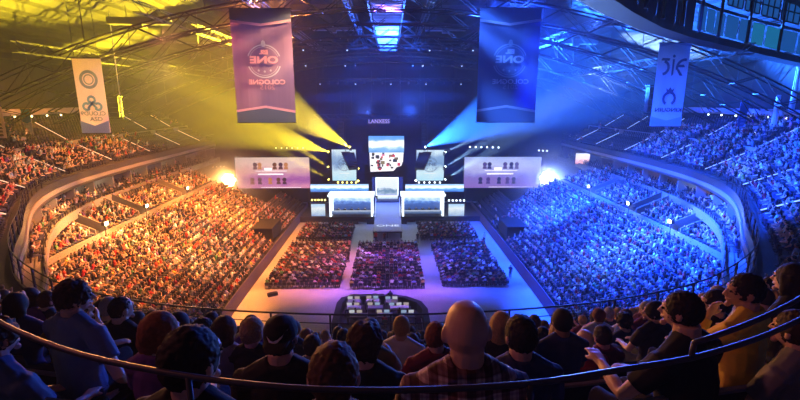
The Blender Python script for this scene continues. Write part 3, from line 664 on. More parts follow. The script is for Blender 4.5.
# slim lit columns at the right upper tier
for (px, pt_, pb), lab in zip(((787, 66, 132), (772.5, 95, 131)), ('tall slim pale column beside the right upper stand', 'shorter slim pale column left of the tall one by the right stand')):
    a, b = at(px, pt_, 52), at(px, pb, 52); e = empty('steel_column', b, 0, lab, 'column')
    MB().tube([(0, 0, 0), (0, 0, a.z-b.z)], [.34, .22], 12).build('shaft', mat('column_paint', (.6, .62, .66), .4), e); MB().box((0, 0, .06), (.9, .9, .12)).build('base_plate', DARKM, e)
# delay speakers left and right
for (px, p1, p2, y), lab in zip(((117, 97, 117, 52), (650, 86, 112, 52)), ('black hanging speaker cluster beside the pink white pennant', 'slim hanging speaker cluster beside the pale blue pennant')):
    a, b = at(px, p1, y), at(px, p2, y); e = empty('delay_speaker', b, 0, lab, 'speaker'); h = a.z-b.z
    for i in range(4): MB().box((0, 0, h*(.12+.24*i)), (1.1, .8, h*.22)).build('speaker_box', DARK, e)
    MB().tube([(.62, 0, 0), (.62, 0, h+9)], .06, 6).build('cable', mat('edge_metal', (.5, .5, .52)), e); MB().box((0, 0, h+.05), (1.3, .9, .1)).build('frame', DARKM, e)
    mb = MB(); mb.tube([(-.7, 0, -.15), (.75, 0, -.15)], .06, 5); mb.build('bottom_bar', DARKM, e)
# ------------------------------------------------------------------ banners
def cloth(name, col, k=.45): return mat(name, col, .85, translucent=k)
def banner(y, corners, m, label, grp=None, tilt=None):
    """a hanging cloth; corners are its four sight points tl, tr, br, bl at depth y; gives the frame u (across), w (down)"""
    q = [at(*c, y) for c in corners]; base = (q[0]+q[1]+q[2]+q[3])/4
    # square it up: a flat sheet of real cloth
    W = ((q[1]-q[0]).length+(q[2]-q[3]).length)/2; Ht = ((q[3]-q[0]).length+(q[2]-q[1]).length)/2
    e = empty('banner', (base.x, y, base.z-Ht/2), 0, label, 'banner', grp)
    mb = MB(); n = 14; V = []
    for i in range(n+1):
        for j in range(3): V.append((W*(i/n-.5), .012*math.sin(i*1.3+j), Ht*j/2))
    mb.add(V, [(i*3+j, (i+1)*3+j, (i+1)*3+j+1, i*3+j+1) for i in range(n) for j in range(2)]); c = mb.build('cloth', m, e)
    sd = c.modifiers.new('thickness', 'SOLIDIFY'); sd.thickness = .01
    for zz in (0, Ht): MB().tube([(-W/2-.08, .02, zz), (W/2+.08, .02, zz)], .06, 6).build('pole', DARKM, e)
    for sx in (-.4, .4): MB().tube([(sx*W, .02, Ht), (sx*W, .02, Ht+8)], .025, 4).build('wire', DARKM, e)
    return e, W, Ht
PO = -.075                                     # prints stand just in front of the cloth
def flat(e, name, poly, m, off=PO):
    M = Matrix.Translation((0, off, 0)) @ Matrix.Rotation(R(90), 4, 'X'); MB().prism(poly, .006, M).build(name, m, e)
def word(e, txt, size, x, z, m, mirror=True, sx=1.2, bold=.02, off=PO):
    v, fs = text_mb(txt, size, mirror, bold*size); mb = MB(); mb.add([(x+a*sx, off-.004-c, z+b) for a, b, c in v], fs); mb.build('lettering', m, e)
def esl(corners, y, base, upper, line, light, label):
    e, W, h = banner(y, corners, base, label, 'tall emblem banners')
    flat(e, 'top_band', [(-W/2, h), (-W/2, h*.895), (0, h*.862), (W/2, h*.9), (W/2, h)], upper, -.06)
    flat(e, 'bottom_band', [(-W/2, 0), (W/2, 0), (W/2, h*.1), (0, h*.145), (-W/2, h*.105)], upper, -.06)
    t = h*.011
    flat(e, 'chevron', [(-W/2, h*.895-t), (0, h*.862-t), (W/2, h*.9-t), (W/2, h*.9+t), (0, h*.862+t), (-W/2, h*.895+t)], line)
    flat(e, 'chevron', [(-W/2, h*.105-t), (0, h*.145-t), (W/2, h*.1-t), (W/2, h*.1+t), (0, h*.145+t), (-W/2, h*.105+t)], line)
    emblem(e, W*.285, PO, h*.55, (light[0], light[1]), True, x=.02*W)
    word(e, 'COLOGNE', W*.105, .05*W, h*.365, light[1], True, 1.2, .03); word(e, '2015', W*.105, .05*W, h*.318, light[2], True, 1.25, .01)
esl([(230, 10), (290, 7), (296.5, 122), (237, 123)], 46, cloth('banner_violet', (.24, .16, .36)), cloth('banner_slate', (.12, .17, .36)), cloth('banner_pink', (.85, .5, .75)), (cloth('print_grey', (.45, .48, .68)), cloth('print_pink', (.8, .42, .6)), cloth('print_rose', (.5, .26, .42))), 'tall violet banner with a round emblem and pink chevrons, hanging on the left')
esl([(478.5, 7), (538.5, 9), (537.5, 122), (478, 122)], 46, cloth('banner_blue', (.08, .15, .4)), cloth('banner_azure', (.1, .2, .5)), cloth('banner_sky', (.4, .5, .8)), (cloth('print_steel', (.2, .32, .6)), cloth('print_sky', (.32, .42, .75)), cloth('print_dim', (.18, .27, .55))), 'tall blue banner with a round emblem and pale chevrons, hanging on the right')
# pink white pennant with the cloud emblem
PW = cloth('pennant_white', (.9, .74, .84)); PB = cloth('pennant_blue', (.35, .5, .72)); PG = cloth('print_slate', (.3, .38, .52))
e, W, h = banner(45, [(71, 58), (100, 58), (111, 132), (83, 134)], PW, 'pink white pennant with a blue three lobed cloud emblem, upper left')
flat(e, 'bottom_band', [(-W/2, 0), (W/2, 0), (W/2, h*.17), (0, h*.1), (-W/2, h*.17)], PB)
def arc(c, r, a0, a1, t, n=14):
    o = [(c[0]+(r+t/2)*math.cos(a), c[1]+(r+t/2)*math.sin(a)) for a in np.linspace(a0, a1, n)]; i = [(c[0]+(r-t/2)*math.cos(a), c[1]+(r-t/2)*math.sin(a)) for a in np.linspace(a1, a0, n)]; return o+i
def strip(e, name, pts, m, off=PO):
    """a flat ring piece given as outer then inner edge"""
    k = len(pts)//2; M = Matrix.Translation((0, off, 0)) @ Matrix.Rotation(R(90), 4, 'X'); o, i = pts[:k], pts[k:][::-1]; mb = MB()
    mb.add([M @ Vector((x, z, 0)) for x, z in o+i], [(j, j+1, k+j+1, k+j) for j in range(k-1)]); mb.build(name, m, e)
CB = cloth('print_cloud_blue', (.22, .4, .66)); r0 = W*.115
for c, a0, a1 in (((-.2*W, h*.36), R(40), R(330)), ((.2*W, h*.36), R(-150), R(140)), ((0, h*.45), R(-60), R(240))): strip(e, 'cloud_lobe', arc(c, r0, a0, a1, W*.085), CB)
for p, q in (((-.16*W, h*.335), (.07*W, h*.43)), ((.16*W, h*.335), (-.07*W, h*.43))):
    dx, dz = q[0]-p[0], q[1]-p[1]; L = math.hypot(dx, dz); nx, nz = -dz/L*W*.04, dx/L*W*.04
    flat(e, 'cloud_stroke', [(p[0]-nx, p[1]-nz), (q[0]-nx, q[1]-nz), (q[0]+nx, q[1]+nz), (p[0]+nx, p[1]+nz)], CB)
word(e, 'CLOUD9', W*.2, 0, h*.265, PG, True, 1.1); word(e, 'ASD', W*.2, .08*W, h*.19, PG, False, 1.2)
strip(e, 'seal_ring', arc((0, h*.72), W*.27, 0, 2*math.pi, W*.1, 30), PG); strip(e, 'seal_ring', arc((0, h*.72), W*.16, 0, 2*math.pi, W*.04, 30), PG)
# pale blue pennant with the two dark emblems
KB = cloth('pennant_paleblue', (.5, .62, .82)); KD = cloth('print_navy', (.05, .08, .2)); KE = cloth('pennant_edge', (.3, .42, .68))
e, W, h = banner(46, [(657, 42), (688, 44), (683.5, 125), (652.5, 127)], KB, 'pale blue pennant with two dark emblems, upper right')
flat(e, 'bottom_band', [(-W/2, 0), (W/2, 0), (W/2, h*.12), (0, h*.07), (-W/2, h*.12)], KE); flat(e, 'top_band', [(-W/2, h), (-W/2, h*.955), (0, h*.99), (W/2, h*.955), (W/2, h)], KE)
cz = h*.74
flat(e, 'emblem_stroke', [(-.03*W, cz-.13*h), (.03*W, cz-.11*h), (.03*W, cz+.07*h), (-.03*W, cz+.07*h)], KD); flat(e, 'emblem_dot', [(.045*W*math.cos(a), cz+.105*h+.018*h*math.sin(a)) for a in np.linspace(0, 6.28, 9)[:-1]], KD)
strip(e, 'emblem_stroke', arc((-.34*W, cz-.03*h), W*.2, R(-80), R(75), W*.08), KD)
strip(e, 'emblem_stroke', arc((.37*W, cz-.03*h), W*.24, R(80), R(195), W*.08), KD)
flat(e, 'emblem_stroke', [(-.4*W, cz+.055*h), (-.36*W, cz+.085*h), (-.12*W, cz+.08*h), (-.14*W, cz+.05*h)], KD); flat(e, 'emblem_stroke', [(.14*W, cz+.005*h), (.16*W, cz-.025*h), (.38*W, cz-.025*h), (.34*W, cz+.005*h)], KD); flat(e, 'emblem_stroke', [(.12*W, cz-.05*h), (.2*W, cz-.05*h), (.34*W, cz-.125*h), (.24*W, cz-.125*h)], KD)
cz = h*.36
strip(e, 'claw', arc((.02*W, cz-.02*h), W*.2, R(100), R(235), W*.08), KD); strip(e, 'claw', arc((-.02*W, cz-.02*h), W*.2, R(-55), R(80), W*.08), KD)
flat(e, 'crown_mark', [(-.1*W, cz+.05*h), (.1*W, cz+.05*h), (.13*W, cz+.105*h), (.06*W, cz+.085*h), (0, cz+.12*h), (-.06*W, cz+.085*h), (-.13*W, cz+.105*h)], KD)
word(e, 'KINGUIN', W*.17, .02*W, h*.2, KD, True, 1.25)
# slim pennants far out on both sides
def slim(y, corners, m, bands, label, txt=None):
    e, W, h = banner(y, corners, m, label); flat(e, 'top_print', [(-W/2, h*.6), (0, h*.54), (W/2, h*.6), (W/2, h), (-W/2, h)], bands[0])
    strip(e, 'round_mark', arc((0, h*.8), W*.2, 0, 2*math.pi, W*.1, 18), bands[1])
    for i in range(4): flat(e, 'print_mark', [(-.28*W, h*(.08+.11*i)), (.28*W, h*(.08+.11*i)), (.2*W, h*(.15+.11*i)), (-.2*W, h*(.15+.11*i))], bands[1])
slim(56, [(22, 110), (31, 109), (33, 139), (25.5, 140)], cloth('slim_white', (.6, .55, .66)), (cloth('slim_blue', (.1, .3, .7)), cloth('slim_grey', (.75, .75, .85))), 'slim blue and white pennant left of the pink white one')
slim(56, [(739, 100), (748, 100), (746.5, 130), (738.5, 130)], cloth('slim_steel', (.25, .4, .7)), (cloth('slim_blue', (.1, .3, .7)), cloth('slim_light', (.6, .75, 1))), 'slim blue pennant right of the pale blue one')
slim(50, [(-7, 106), (2.5, 107), (6, 138), (-3, 139)], cloth('slim_pink', (.75, .6, .66)), (cloth('slim_pink', (.75, .6, .66)), cloth('slim_dark', (.2, .15, .2))), 'pale pennant cut by the far left edge of the view')
# press ledges high on the side walls with small downlights
for side, lab in ((-1, 'long dark press ledge with small warm downlights behind the left upper stand'), (1, 'long dark press ledge with small cool downlights behind the right upper stand')):
    e = empty('press_ledge', (0, 0, 0), 0, lab, 'ledge'); cm = MB(); cm.curve = CU; a, b = (54, 76) if side > 0 else (-76, -54); dd = WALK+TREAD*11
    sweep(cm, rng_s(CU, a, b), [(dd-.2, row_z(10)+1.1), (dd-.2, row_z(10)+1.9), (dd+1.5, row_z(10)+1.9)]); cm.build('front', mat('ledge_front', (.32, .28, .32), .6), e)
    sweep(cm2 := cmb(CU), rng_s(CU, a, b), [(dd-.2, row_z(10)+1.1), (dd+1.5, row_z(10)+1.1)]); cm2.build('underside', DARKM, e)
    for s in np.arange(57, 72, 2.6):
        p = CU.off([side*s], [dd-.4])[0]; MB().ball((p[0], p[1], row_z(10)+.95), .12, 8, 6).build('downlight', emis('downlight_warm', (1, .7, .3), 8, True) if side < 0 else emis('downlight_cool', (.6, .8, 1), 6, True), e)
# follow spot stands high on both sides
for (px, py, y), lab, lm in (((19, 141, 53), 'lamp bracket on the left upper stand by the slim pennant', 'downlight_warm'), ((760, 130, 53), 'lamp bracket on the right upper stand by the slim pennant', 'downlight_cool')):
    p = at(px, py, y); sgn = 1 if px > 400 else -1; s, k = locate(p.x, p.y); e = empty('lamp_bracket', p, 0, lab, 'lamp')
    MB().tube([(0, 0, -1.6), (0, 0, .3)], .09, 6).build('mast', DARKM, e); MB().box((0, 0, .35), (2.4, .5, .3), sgn*.5).build('arm', mat('ledge_front', (.32, .28, .32)), e)
    for i in (-1, 1): MB().tube([(i*.8, i*.4*sgn, .2), (i*.8-sgn*.1, i*.4*sgn, -.15)], [.18, .24], 8).build('lamp_can', DARK, e); MB().ball((i*.8-sgn*.1, i*.4*sgn, -.18), .14, 8, 6).build('bulb', MATS[lm], e)
SPOT_R = at(760, 131, 53); 
# ------------------------------------------------------------------ mixing desk island on the floor
MIXX = -1.0
e = empty('mixing_island', (MIXX, 42.6, 0), 0, 'dark rounded wall around the sound and light desks on the floor', 'control booth')
path = [(-4.4, -3.2), (-4.4, 1.2), (-4.1, 2.3), (-3.0, 2.9), (.6, 3.0), (2.6, 2.4), (4.0, 1.2), (4.5, -.4), (4.5, -3.2)]
mb = MB(); V = []
for i, (x, y) in enumerate(path):
    t = Vector((path[min(i+1, 8)][0]-path[max(i-1, 0)][0], path[min(i+1, 8)][1]-path[max(i-1, 0)][1], 0)).normalized(); nn = Vector((-t.y, t.x, 0))*.6
    q = Vector((x, y, 0)); V += [q-nn*.5, q+nn*.5, q+nn*.5+Vector((0, 0, 1.15)), q-nn*.5+Vector((0, 0, 1.15))]
mb.add(V, [(4*i+j, 4*i+(j+1) % 4, 4*(i+1)+(j+1) % 4, 4*(i+1)+j) for i in range(8) for j in range(4)]+[(3, 2, 1, 0), (32, 33, 34, 35)]); mb.build('wall', mat('island_cloth', (.015, .02, .04), .7), e)
MB().box((0, -.3, .1), (8.2, 6.0, .2)).build('riser', DARK, e)
def console(x, y, w, lab, n):
    e = empty('control_desk', (MIXX+x, 42.6+y, .2), 0, lab, 'control desk', 'desks inside the mixing island')
    MB().box((0, 0, .74), (w, .8, .06)).build('top', DARKM, e)
    for sx in (-1, 1): MB().box((sx*(w/2-.06), 0, .36), (.08, .7, .71)).build('leg', DARKM, e)
    M = Matrix.Translation((0, 0, .86)); MB().box((0, .02, .86), (w*.8, .55, .12), 0, 0, R(8)).build('mixer', WHITEP if n % 2 else mat('mixer_grey', (.35, .36, .4), .5), e)
    for i in range(max(1, int(w/.75))):
        xx = -w/2+.4+.75*i
        s = MB().box((xx, .33, 1.12), (.56, .05, .36)).build('display', DARK, e); MB().box((xx, .3, 1.12), (.52, .012, .31)).build('lit_face', emis(('display_white', 'display_warm', 'display_blue')[(i+n) % 3], ((.9, .95, 1), (1, .85, .75), (.5, .7, 1))[(i+n) % 3], (.55, .4, .5)[(i+n) % 3], True), s)
for n, (x, y, w, lab) in enumerate(((-2.9, 1.7, 1.7, 'control desk with lit displays, back row left'), (-.9, 1.8, 1.7, 'control desk with lit displays, back row middle'), (1.1, 1.6, 1.6, 'control desk with lit displays, back row right'), (-2.8, .2, 1.8, 'control desk with lit displays, middle row left'), (-.6, .2, 1.9, 'control desk with lit displays, middle row centre'), (1.9, .1, 2.4, 'wide control desk with a long bright display, middle row right'), (-2.2, -1.5, 2.2, 'control desk with lit displays, front row left'), (.4, -1.5, 1.9, 'control desk with lit displays, front row centre'), (2.7, -1.6, 1.6, 'control desk with lit displays, front row right'))):
    console(x, y, w, lab, n)
for x, y in ((-3.6, 45.6),):
    pass
tag(MB().box((0, 0, .18), (1.1, .5, .36), R(30)).build('flight_case', DARKM, loc=(-13.6, 48.2, 0)), 'small dark case lying alone on the orange floor', 'case')
# ------------------------------------------------------------------ haze filling the hall
hm = bpy.data.materials.new('haze'); hm.use_nodes = True; nt = hm.node_tree; nt.nodes.remove(nt.nodes['Principled BSDF'])
vs = nt.nodes.new('ShaderNodeVolumeScatter'); vs.inputs['Density'].default_value = HAZE; vs.inputs['Anisotropy'].default_value = .45; vs.inputs['Color'].default_value = (1, 1, 1, 1)
nt.links.new(vs.outputs[0], nt.nodes['Material Output'].inputs['Volume'])
tag(MB().box((0, 44, 17.2), (116, 104, 34)).build('haze', hm), 'thin theatrical haze hanging through the whole hall', 'haze', None, 'stuff')

def halo_smoke(p, rad, dens, name, label):  # ball of denser haze, added to give a flood light its halo
    m = bpy.data.materials.new('halo_smoke'); m.use_nodes = True; nt = m.node_tree; nt.nodes.remove(nt.nodes['Principled BSDF'])
    tc = nt.nodes.new('ShaderNodeTexCoord'); ln = nt.nodes.new('ShaderNodeVectorMath'); ln.operation = 'LENGTH'; nt.links.new(tc.outputs['Object'], ln.inputs[0])
    mr = nt.nodes.new('ShaderNodeMapRange'); mr.inputs['From Min'].default_value = 0; mr.inputs['From Max'].default_value = rad; mr.inputs['To Min'].default_value = 1; mr.inputs['To Max'].default_value = 0; nt.links.new(ln.outputs['Value'], mr.inputs['Value'])
    pw = nt.nodes.new('ShaderNodeMath'); pw.operation = 'POWER'; pw.inputs[1].default_value = 2.2; nt.links.new(mr.outputs['Result'], pw.inputs[0])
    ml = nt.nodes.new('ShaderNodeMath'); ml.operation = 'MULTIPLY'; ml.inputs[1].default_value = dens; nt.links.new(pw.outputs[0], ml.inputs[0])
    v = nt.nodes.new('ShaderNodeVolumeScatter'); v.inputs['Anisotropy'].default_value = .3; nt.links.new(ml.outputs[0], v.inputs['Density']); nt.links.new(v.outputs[0], nt.nodes['Material Output'].inputs['Volume'])
    mb = MB(); mb.ball((0, 0, 0), rad, 24, 16); tag(mb.build(name, m, None, True, p), label, 'halo_smoke', None, 'stuff')
halo_smoke(FLOOD_L+Vector((0, -1.5, 0)), 11, SMK, 'halo_smoke', 'added puff of haze that gives the orange flood light its halo')
halo_smoke(FLOOD_R+Vector((0, -1.5, 0)), 11, SMK, 'halo_smoke', 'added puff of haze that gives the white flood light its halo')
# ------------------------------------------------------------------ people
def remesh(mb, voxel, name, smooth=2, disp=None):
    me = bpy.data.meshes.new('tmp'); me.from_pydata(mb.v, [], mb.f); o = bpy.data.objects.new('tmp', me); COL.objects.link(o)
    md = o.modifiers.new('r', 'REMESH'); md.mode = 'VOXEL'; md.voxel_size = voxel; md.use_smooth_shade = True
    if smooth: s = o.modifiers.new('s', 'SMOOTH'); s.iterations = smooth; s.factor = .5
    if disp:
        t = bpy.data.textures.new('t', 'CLOUDS'); t.noise_scale = disp[1]; d = o.modifiers.new('d', 'DISPLACE'); d.texture = t; d.strength = disp[0]; d.mid_level = .5
    dg = bpy.context.evaluated_depsgraph_get(); out = bpy.data.meshes.new_from_object(o.evaluated_get(dg)); out.name = name
    bpy.data.objects.remove(o); bpy.data.meshes.remove(me)
    out.polygons.foreach_set('use_smooth', [True]*len(out.polygons)); return out
def head_geo(mb, c, yaw, pitch=0., infl=0.):
    """skull, jaw, nose, lips, brow and ears; c is the middle of the head, +Y the face"""
    M = Matrix.Rotation(yaw, 4, 'Z') @ Matrix.Rotation(-pitch, 4, 'X'); c = Vector(c); n, m = 20, 14; vs = []
    for i in range(1, m):
        th = math.pi*i/m
        for j in range(n):
            a = 2*math.pi*j/n; sn = math.sin(th)**.72 if th < math.pi/2 else math.sin(th); x, y, z = sn*math.cos(a), sn*math.sin(a), math.cos(th)
            X, Y, Z = .078*x, .099*y-.004, .110*z
            if z < 0:
                X *= 1+.34*z*abs(z)**.3*.9; Y = Y*(1+.1*z) if y > 0 else Y*(1+.3*z); Y += .012*(-z) if y > 0 else 0
            if y > .5: Y -= .006*(y-.5)
            vs.append(M @ Vector((X, Y, Z)))
    vs += [M @ Vector((0, 0, .111)), M @ Vector((0, .02, -.116))]; T, B = len(vs)-2, len(vs)-1
    fs = [(i*n+j, (i+1)*n+j, (i+1)*n+(j+1) % n, i*n+(j+1) % n) for i in range(m-2) for j in range(n)]+[(T, j, (j+1) % n) for j in range(n)]+[(B, (m-2)*n+(j+1) % n, (m-2)*n+j) for j in range(n)]
    mb.add([v+c for v in vs], fs)
    g = lambda *p: c+M @ Vector(p)
    mb.tube([g(0, .088, .018), g(0, .1, -.005), g(0, .112, -.027), g(0, .094, -.034)], [.008, .011, .015, .009], 8)
    mb.tube([g(-.026, .083, -.058), g(0, .096, -.056), g(.026, .083, -.058)], [.006, .010, .006], 6)
    mb.tube([g(-.05, .074, .03), g(-.02, .09, .033), g(.02, .09, .033), g(.05, .074, .03)], [.008, .011, .011, .008], 6)
    mb.ball(g(0, .082, -.096), (.026, .02, .02), 8, 6)
    for s in (-1, 1): mb.ball(g(s*.079, -.008, -.005), (.012, .022, .033), 8, 6, 0, Matrix.Rotation(yaw+s*.35, 4, 'Z'))
    return M
def hand_geo(mb, w, d, palm_n, curl=.5, s=1., side=1):
    """palm and five separate fingers; w wrist, d direction of the fingers, palm_n the way the palm faces"""
    w, d, pn = Vector(w), Vector(d).normalized(), Vector(palm_n); pn = (pn-d*pn.dot(d)).normalized(); x = d.cross(pn)*side
    mb.tube([w-d*.01, w+d*.03, w+d*.09], [(.03*s, .02*s), (.04*s, .018*s), (.041*s, .016*s)], 10, 0, x)
    for i, (o, L) in enumerate(((-.030, .072), (-.010, .08), (.011, .075), (.030, .06))):
        p = w+d*.088*s+x*o*s; a = 0; pts = [p-d*.015]
        for q in range(3): pts.append(pts[-1]+(d*math.cos(a)+pn*math.sin(a))*L*s*(.45, .3, .25)[q]*(1.2 if q == 0 else 1)); a += curl*(.8 if q else .6)
        mb.tube(pts, [.0095*s, .009*s, .008*s, .0065*s], 7)
    p = w+d*.03*s-x*.035*s; mb.tube([p+x*.012, p-x*.014*s+d*.028*s+pn*.012, p-x*.016*s+d*.058*s+pn*.026], [.013*s, .011*s, .008*s], 7)
ARMS = {   # elbow and wrist offsets from the shoulder (right arm, x to the right), finger direction, palm
    'lap': ((.07, .10, -.26), (-.05, .34, -.33), (-.5, .85, -.1), (0, 0, -1)),
    'side': ((.11, .0, -.27), (.10, .2, -.40), (0, .8, -.5), (-.8, 0, -.5)),
    'forward': ((.05, .17, -.22), (-.06, .40, -.18), (-.5, .85, .15), (-.6, -.1, -.6)),
    'chin': ((-.0, .23, -.25), (-.12, .2, -.015), (-.25, -.25, .85), (.1, -.95, .1)),
    'clap': ((.06, .17, -.2), (-.13, .36, -.03), (-.25, .65, .7), (-1, 0, .1)),
    'akimbo': ((.22, -.05, -.25), (.04, .14, -.44), (-.6, .7, -.3), (-.5, 0, -.8)),
    'fist': ((.03, .24, -.12), (-.10, .19, .13), (-.1, -.1, 1), (-.4, -.9, 0)),
    'desk': ((.06, .16, -.26), (-.02, .42, -.24), (-.2, 1, 0), (0, 0, -1)),
    'hang': ((.05, -.02, -.29), (.06, .05, -.55), (0, .15, -1), (-1, 0, 0)),
    'back': ((.10, .12, -.22), (-.02, .36, -.20), (-.4, .9, .1), (0, 0, -1))}
def person_geo(h=1.3, lean=0., hyaw=0., hpitch=0., armL='lap', armR='lap', stand=False, S=1., sleeve='short', fem=False, knee=.12):
    """returns collectors for body, shirt, trousers and the head frame"""
    body, shirt, tr = MB(), MB(), MB(); hz = h-.812*S if not stand else h-.812*S
    sw = (.172 if fem else .19)*S
    P = lambda x, y, z: Vector((x*S, y*S+(z-.0)*S*math.tan(lean), hz+z*S))
    spine = [P(0, -.01, -.09), P(0, -.015, .02), P(0, -.02, .16), P(0, -.01, .34), P(0, -.015, .46), P(0, -.01, .535)]
    rads = [(.15, .12), (.178, .128), (.155, .108), (.18, .122), (.165, .098), (.085, .068)]
    if fem: rads[2] = (.135, .1)
    rads = [(a*S, b*S) for a, b in rads]
    body.tube(spine, rads, 16, 0, (1, 0, 0)); body.tube([P(0, -.018, .47), P(0, -.012, .55), P(0, -.006, .64)], [.076*S, .066*S, .064*S], 12)
    for sd in (-1, 1): body.tube([P(sd*.025, -.018, .575), P(sd*.085, -.02, .52), P(sd*.15, -.014, .49)], [(.04*S, .045*S), (.05*S, .045*S), (.045*S, .045*S)], 10)
    g = .013
    shirt.tube([spine[0]+Vector((0, 0, .0))]+spine[1:], [(a+g, b+g) for a, b in rads[:-1]]+[(.1*S, .085*S)], 16, 0, (1, 0, 0))
    for sd in (-1, 1): shirt.tube([P(sd*.03, -.022, .565), P(sd*.085, -.02, .53), P(sd*.16, -.014, .49)], [(.07*S, .072*S), (.072*S, .068*S), (.064*S, .062*S)], 10)
    shirt.tube([P(0, -.016, .47), P(0, -.015, .54), P(0, -.011, .59)], [(.115*S, .098*S), (.09*S, .086*S), (.076*S, .077*S)], 14, 0, (1, 0, 0))
    hc = P(0, .026, .694); M = head_geo(body, hc, hyaw, hpitch)
    for sd, arm in ((-1, armL), (1, armR)):
        e, w, fd, pn = ARMS[arm]; f = lambda v: Vector((sd*v[0]*S, v[1]*S, v[2]*S))
        sh = P(sd*sw/S, -.012, .475); el, wr = sh+f(e), sh+f(w)
        body.tube([P(sd*.09, -.012, .49), sh, sh.lerp(el, .5), el, el.lerp(wr, .35), wr], [.058*S, .058*S, .046*S, .039*S, .04*S, .027*S], 10)
        hand_geo(body, wr, (sd*fd[0], fd[1], fd[2]), (sd*pn[0], pn[1], pn[2]), .55 if arm != 'chin' else .9, S, sd)
        if sleeve == 'long': shirt.tube([P(sd*.08, -.012, .485), sh, sh.lerp(el, .5), el, el.lerp(wr, .4), el.lerp(wr, .96)], [.07*S, .073*S, .062*S, .056*S, .053*S, .042*S], 10)
        else: shirt.tube([P(sd*.08, -.012, .485), sh, sh.lerp(el, .62)], [.07*S, .073*S, .068*S], 10)
    feet = []
    for sd in (-1, 1):
        hp = P(sd*.095, 0, -.03)
        if stand: kn = Vector((sd*.1*S, .03, hz*.53)); an = Vector((sd*.11*S, -.02, .09))
        else:
            kn = Vector((sd*knee*S, .43*S, hz+.0)); an = Vector((sd*(knee+.01)*S, .42*S, .09))
            if hz < .3: kn = Vector((sd*knee*S, .43*S, max(hz, .3)))
        body.tube([hp, hp.lerp(kn, .5), kn, kn.lerp(an, .4), an], [.088*S, .075*S, .056*S, .052*S, .036*S], 12); feet.append(an)
        body.tube([an+Vector((0, -.05, -.05)), an+Vector((0, .06, -.05)), an+Vector((0, .16, -.065))], [(.036, .035), (.044, .03), (.03, .02)], 8, 0, (1, 0, 0))
        tr.tube([P(sd*.07, -.005, -.0), hp.lerp(kn, .45), kn, kn.lerp(an, .4), an.lerp(kn, .06)], [.104*S, .092*S, .074*S, .068*S, .056*S], 12)
    tr.tube([P(0, -.01, -.1), P(0, -.012, .06)], [(.165*S, .135*S), (.19*S, .14*S)], 14, 0, (1, 0, 0))
    return body, shirt, tr, hc, M, feet, hz
def hair_geo(style, hc, M, S=1.):
    mb = MB(); g = lambda *p: hc+M @ Vector(p)
    if style == 'bald': return None
    if style in ('short', 'crop', 'buzz'):
        k = {'short': .012, 'crop': .008, 'buzz': .004}[style]
        mb.ball(g(0, -.016, .022), (.077+k, .094+k, .1+k), 16, 12, 0, M.to_3x3().to_4x4()); mb.tube([g(0, -.05, .0), g(0, -.058, -.06)], [(.066+k, .042), (.052, .022)], 12)
    elif style == 'curly':
        mb.ball(g(0, -.012, .03), (.1, .11, .108), 16, 12, 0, M); mb.tube([g(0, -.055, .0), g(0, -.062, -.07)], [(.078, .05), (.06, .03)], 12)
    elif style == 'long':
        mb.ball(g(0, -.014, .022), (.092, .107, .113), 16, 12, 0, M); mb.tube([g(0, -.05, .03), g(0, -.07, -.08), g(0, -.085, -.2), g(0, -.08, -.3)], [(.085, .055), (.09, .045), (.085, .035), (.05, .02)], 12)
        for s in (-1, 1): mb.tube([g(s*.075, -.005, .05), g(s*.085, -.01, -.06), g(s*.08, -.02, -.19)], [(.02, .045), (.022, .04), (.012, .02)], 10)
    elif style == 'bob':
        mb.ball(g(0, -.014, .024), (.098, .11, .115), 16, 12, 0, M); mb.tube([g(0, -.04, .02), g(0, -.05, -.05), g(0, -.05, -.12)], [(.092, .062), (.1, .06), (.08, .045)], 14)
    elif style == 'bun':
        mb.ball(g(0, -.015, .022), (.087, .103, .108), 16, 12, 0, M); mb.ball(g(0, -.11, .05), .045, 10, 8)
    elif style == 'cap':
        mb.ball(g(0, -.014, .0), (.082, .098, .1), 14, 10, 0, M); mb.tube([g(0, -.055, -.01), g(0, -.062, -.07)], [(.07, .04), (.058, .026)], 12)
    return mb
def cap_geo(hc, M):
    mb = MB(); g = lambda *p: hc+M @ Vector(p)
    mb.tube([g(0, -.008, .022), g(0, -.01, .07), g(0, -.008, .11), g(0, -.004, .138)], [(.093, .113), (.09, .108), (.07, .085), (.02, .025)], 20)
    mb.tube([g(0, -.08, .03), g(0, -.14, .025), g(0, -.19, .012)], [(.075, .012), (.07, .008), (.04, .006)], 12, 0, M @ Vector((1, 0, 0)))
    return mb
SKINS = {'fair': (.62, .40, .31), 'tan': (.5, .31, .22), 'brown': (.28, .16, .1)}
HAIRS = {'black': (.012, .01, .01), 'dark brown': (.035, .02, .013), 'brown': (.09, .05, .028), 'blond': (.36, .24, .1), 'red': (.22, .07, .025), 'grey': (.3, .3, .31)}
TOPS = {'black': (.012, .012, .014), 'charcoal': (.05, .05, .055), 'navy': (.02, .03, .1), 'grey': (.22, .22, .24), 'white': (.72, .72, .74), 'red': (.42, .03, .035), 'pale blue': (.32, .46, .7), 'blue': (.1, .17, .3), 'green': (.05, .17, .08), 'olive': (.16, .15, .06), 'maroon': (.16, .02, .04), 'yellow': (.68, .46, .05), 'pink': (.7, .3, .36), 'orange': (.6, .2, .04), 'purple': (.14, .05, .24), 'beige': (.5, .42, .32)}
def skin_m(k):
    m = mat('skin_'+k, SKINS[k], .5, noise=.12, nscale=14); m.node_tree.nodes['Principled BSDF'].inputs['Subsurface Weight'].default_value = .0; return m
def hair_m(k): return mat('hair_'+k.replace(' ', '_'), HAIRS[k], .75, noise=.5, nscale=70)
def top_m(k): return mat('cloth_'+k.replace(' ', '_'), TOPS[k], .85, noise=.18, nscale=18)
